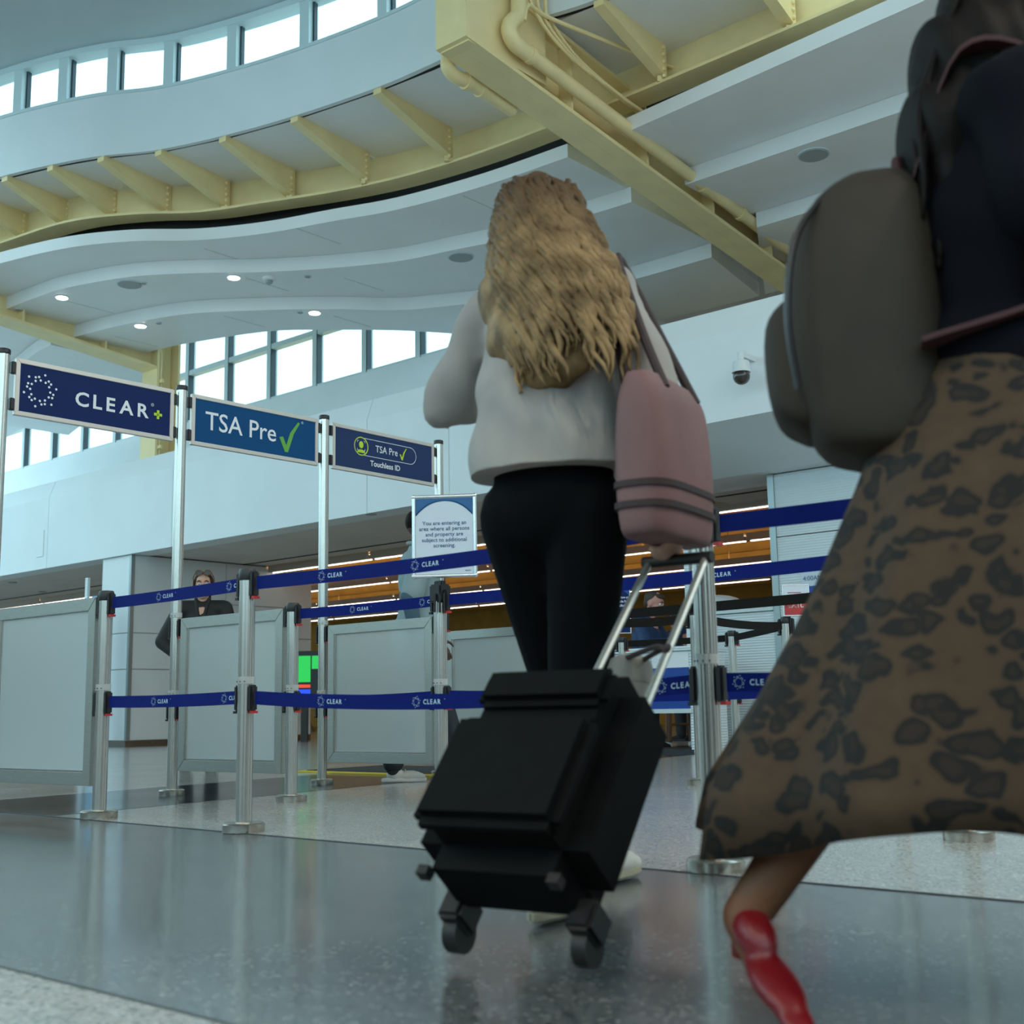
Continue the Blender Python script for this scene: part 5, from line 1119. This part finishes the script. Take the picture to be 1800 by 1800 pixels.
MB().add([cq(cs0 + .02, zw, .004), cq(cs1 - .02, zw, .004), cq(cs1 - .02, zc - .05, .004), cq(cs0 + .02, zc - .05, .004)], [(0, 1, 2, 3)]).build('white_banner', 'print_white', ct)
def cu_(px): return (onp(px, 1160, S(0, CO), G_) - A0).dot(W_)
zl = (zw + zc - .05) / 2 - .02
lettering(ct, 'TSA', .055, lambda x, y: cq(cu_(1086) + x, zl + y, .006), 'teal_blue', stretch=.9); lettering(ct, 'Pre', .055, lambda x, y: cq(cu_(1105) + x, zl + y, .006), 'teal_blue', stretch=.9); checkmark(ct, 0, 0, .09, lambda x, y: cq(cu_(1118) + x, zl - .01 + y, .006), 'check_green')
for k in (0, .022): MB().add([cq(cu_(1132), zl + .01 + k, .006), cq(cu_(1146), zl + .01 + k, .006), cq(cu_(1146), zl + .022 + k, .006), cq(cu_(1132), zl + .022 + k, .006)], [(0, 1, 2, 3)]).build('text_line', 'pale_blue_print', ct)
dot_ring(ct, 0, 0, .026, lambda x, y: cq(cu_(1152.5) + x, zl + .02 + y, .006), 'pale_blue_print'); lettering(ct, 'CLEAR', .022, lambda x, y: cq(cu_(1159) + x, zl + .012 + y, .006), 'poster_text', bold=.01, track=.006)
lettering(ct, 'in Minutes', .05, lambda x, y: cq(cu_(1137) + x, zw - .13 + y, .006), 'lime', bold=.01, stretch=.95)
# caster stool behind the counter
p = dep(1196, 1300, 13.4); stl = thing('caster_stool', 'brown wooden stool on casters below the counter banner', 'stool', (p.x, p.y, 0))
for dx, dy in ((-.13, -.13), (.13, -.13), (.13, .13), (-.13, .13)):
    MB().tube([(dx, dy, .06), (dx * .8, dy * .8, .58)], [.02, .022], 10).build('leg', 'wood_leg', stl, world=False); MB().sphere((dx, dy, .032), .032, 12, 8).build('caster', 'camera_white', stl, smooth='all', world=False)
MB().lathe([(.17, .57), (.18, .58), (.18, .61), (.16, .62)]).build('seat', 'wood_leg', stl, smooth=True, world=False); MB().tube([(-.12, -.12, .25), (.12, -.12, .25)], .012, 8).build('rung', 'wood_leg', stl, world=False)
# floor mat with yellow edges by the shoes
pm = dep(790, 1352, 9.0); fm_ = thing('floor_mat', 'black rubber mat with yellow safety edges behind the man\'s sneakers', 'mat', (pm.x, pm.y, .002), AW)
MB().box((0, 0, .008), (2.2, .8, .014)).build('rubber', 'black_mat', fm_, world=False)
for y in (-.43, .43): MB().box((0, y, .006), (2.3, .07, .010)).build('edge_strip', 'safety_yellow', fm_, world=False)
for x in (-1.13, 1.13): MB().box((x, 0, .006), (.07, .79, .010)).build('edge_strip', 'safety_yellow', fm_, world=False)
# grey pole with conical foot, far screens
p = at(541, 1287, 0); fpz = thing('far_pole', 'dark grey pole with a flared conical foot seen between the silver posts', 'pole', (p.x, p.y, 0))
MB().lathe([(.17, 0), (.17, .015), (.06, .22), (.05, .26)], n=20).build('conical_foot', 'alu_satin', fpz, smooth=True, world=False); MB().tube([(0, 0, .24), (0, 0, 2.7)], .05, 14).build('shaft', 'trim_grey', fpz, smooth=True, world=False); MB().tube([(-.5, 0, .5), (.5, 0, .5)], .02, 8).build('cross_rail', 'alu_satin', fpz, smooth=True, world=False)
p = dep(536, 1190, 19.0)
scn = thing('display_screen', 'colourful far display screen glowing green and blue between the posts', 'screen', (p.x, p.y, 0))
MB().box((p.x, p.y, 1.0), (.62, .06, .75)).build('bezel', 'black_plastic', scn); MB().box((p.x, p.y, .3), (.1, .1, .62)).build('stand', 'black_plastic', scn)
for x, z, w_, h_, m in ((-.1, 1.1, .38, .4, 'screen_green'), (-.1, .84, .38, .05, 'screen_red'), (-.1, .74, .38, .1, 'screen_blue'), (.2, 1.2, .18, .2, 'screen_green')): MB().box((p.x + x, p.y - .034, z), (w_, .006, h_)).build('picture_block', m, scn)
# pale glass fin next to the clad pier
p = dep(154, 1030, 17.6); gf = thing('glass_gate_fin', 'narrow pale blue glass fin beside the white clad pier', 'glass panel', (p.x, p.y, 0))
zt_ = dep(154, 1016, 17.6).z
MB().box((p.x, p.y, zt_ / 2), (.065, .04, zt_), rot).build('edge_post', 'lined_white', gf); MB().box((p.x + .18, p.y - .10, zt_ / 2 - .12), (.26, .02, zt_ - .3), rot).build('glass_leaf', 'pale_blue_print', gf)
# low dome of a screening machine behind the booth wall
p = dep(1262, 1048, 13.2); md = thing('scanner_machine', 'white rounded top of a screening machine behind the booth wall', 'machine', (p.x, p.y, 0))
zt_ = dep(1262, 1045, 13.2).z
MB().box((p.x, p.y, (zt_ - .12) / 2), (.5, .5, zt_ - .12)).build('cabinet', 'trim_grey', md, bevel=.03); MB().sphere((p.x, p.y, zt_ - .12), .27, 20, 12, (1, 1, .42)).build('rounded_lid', 'lined_white', md, smooth='all')
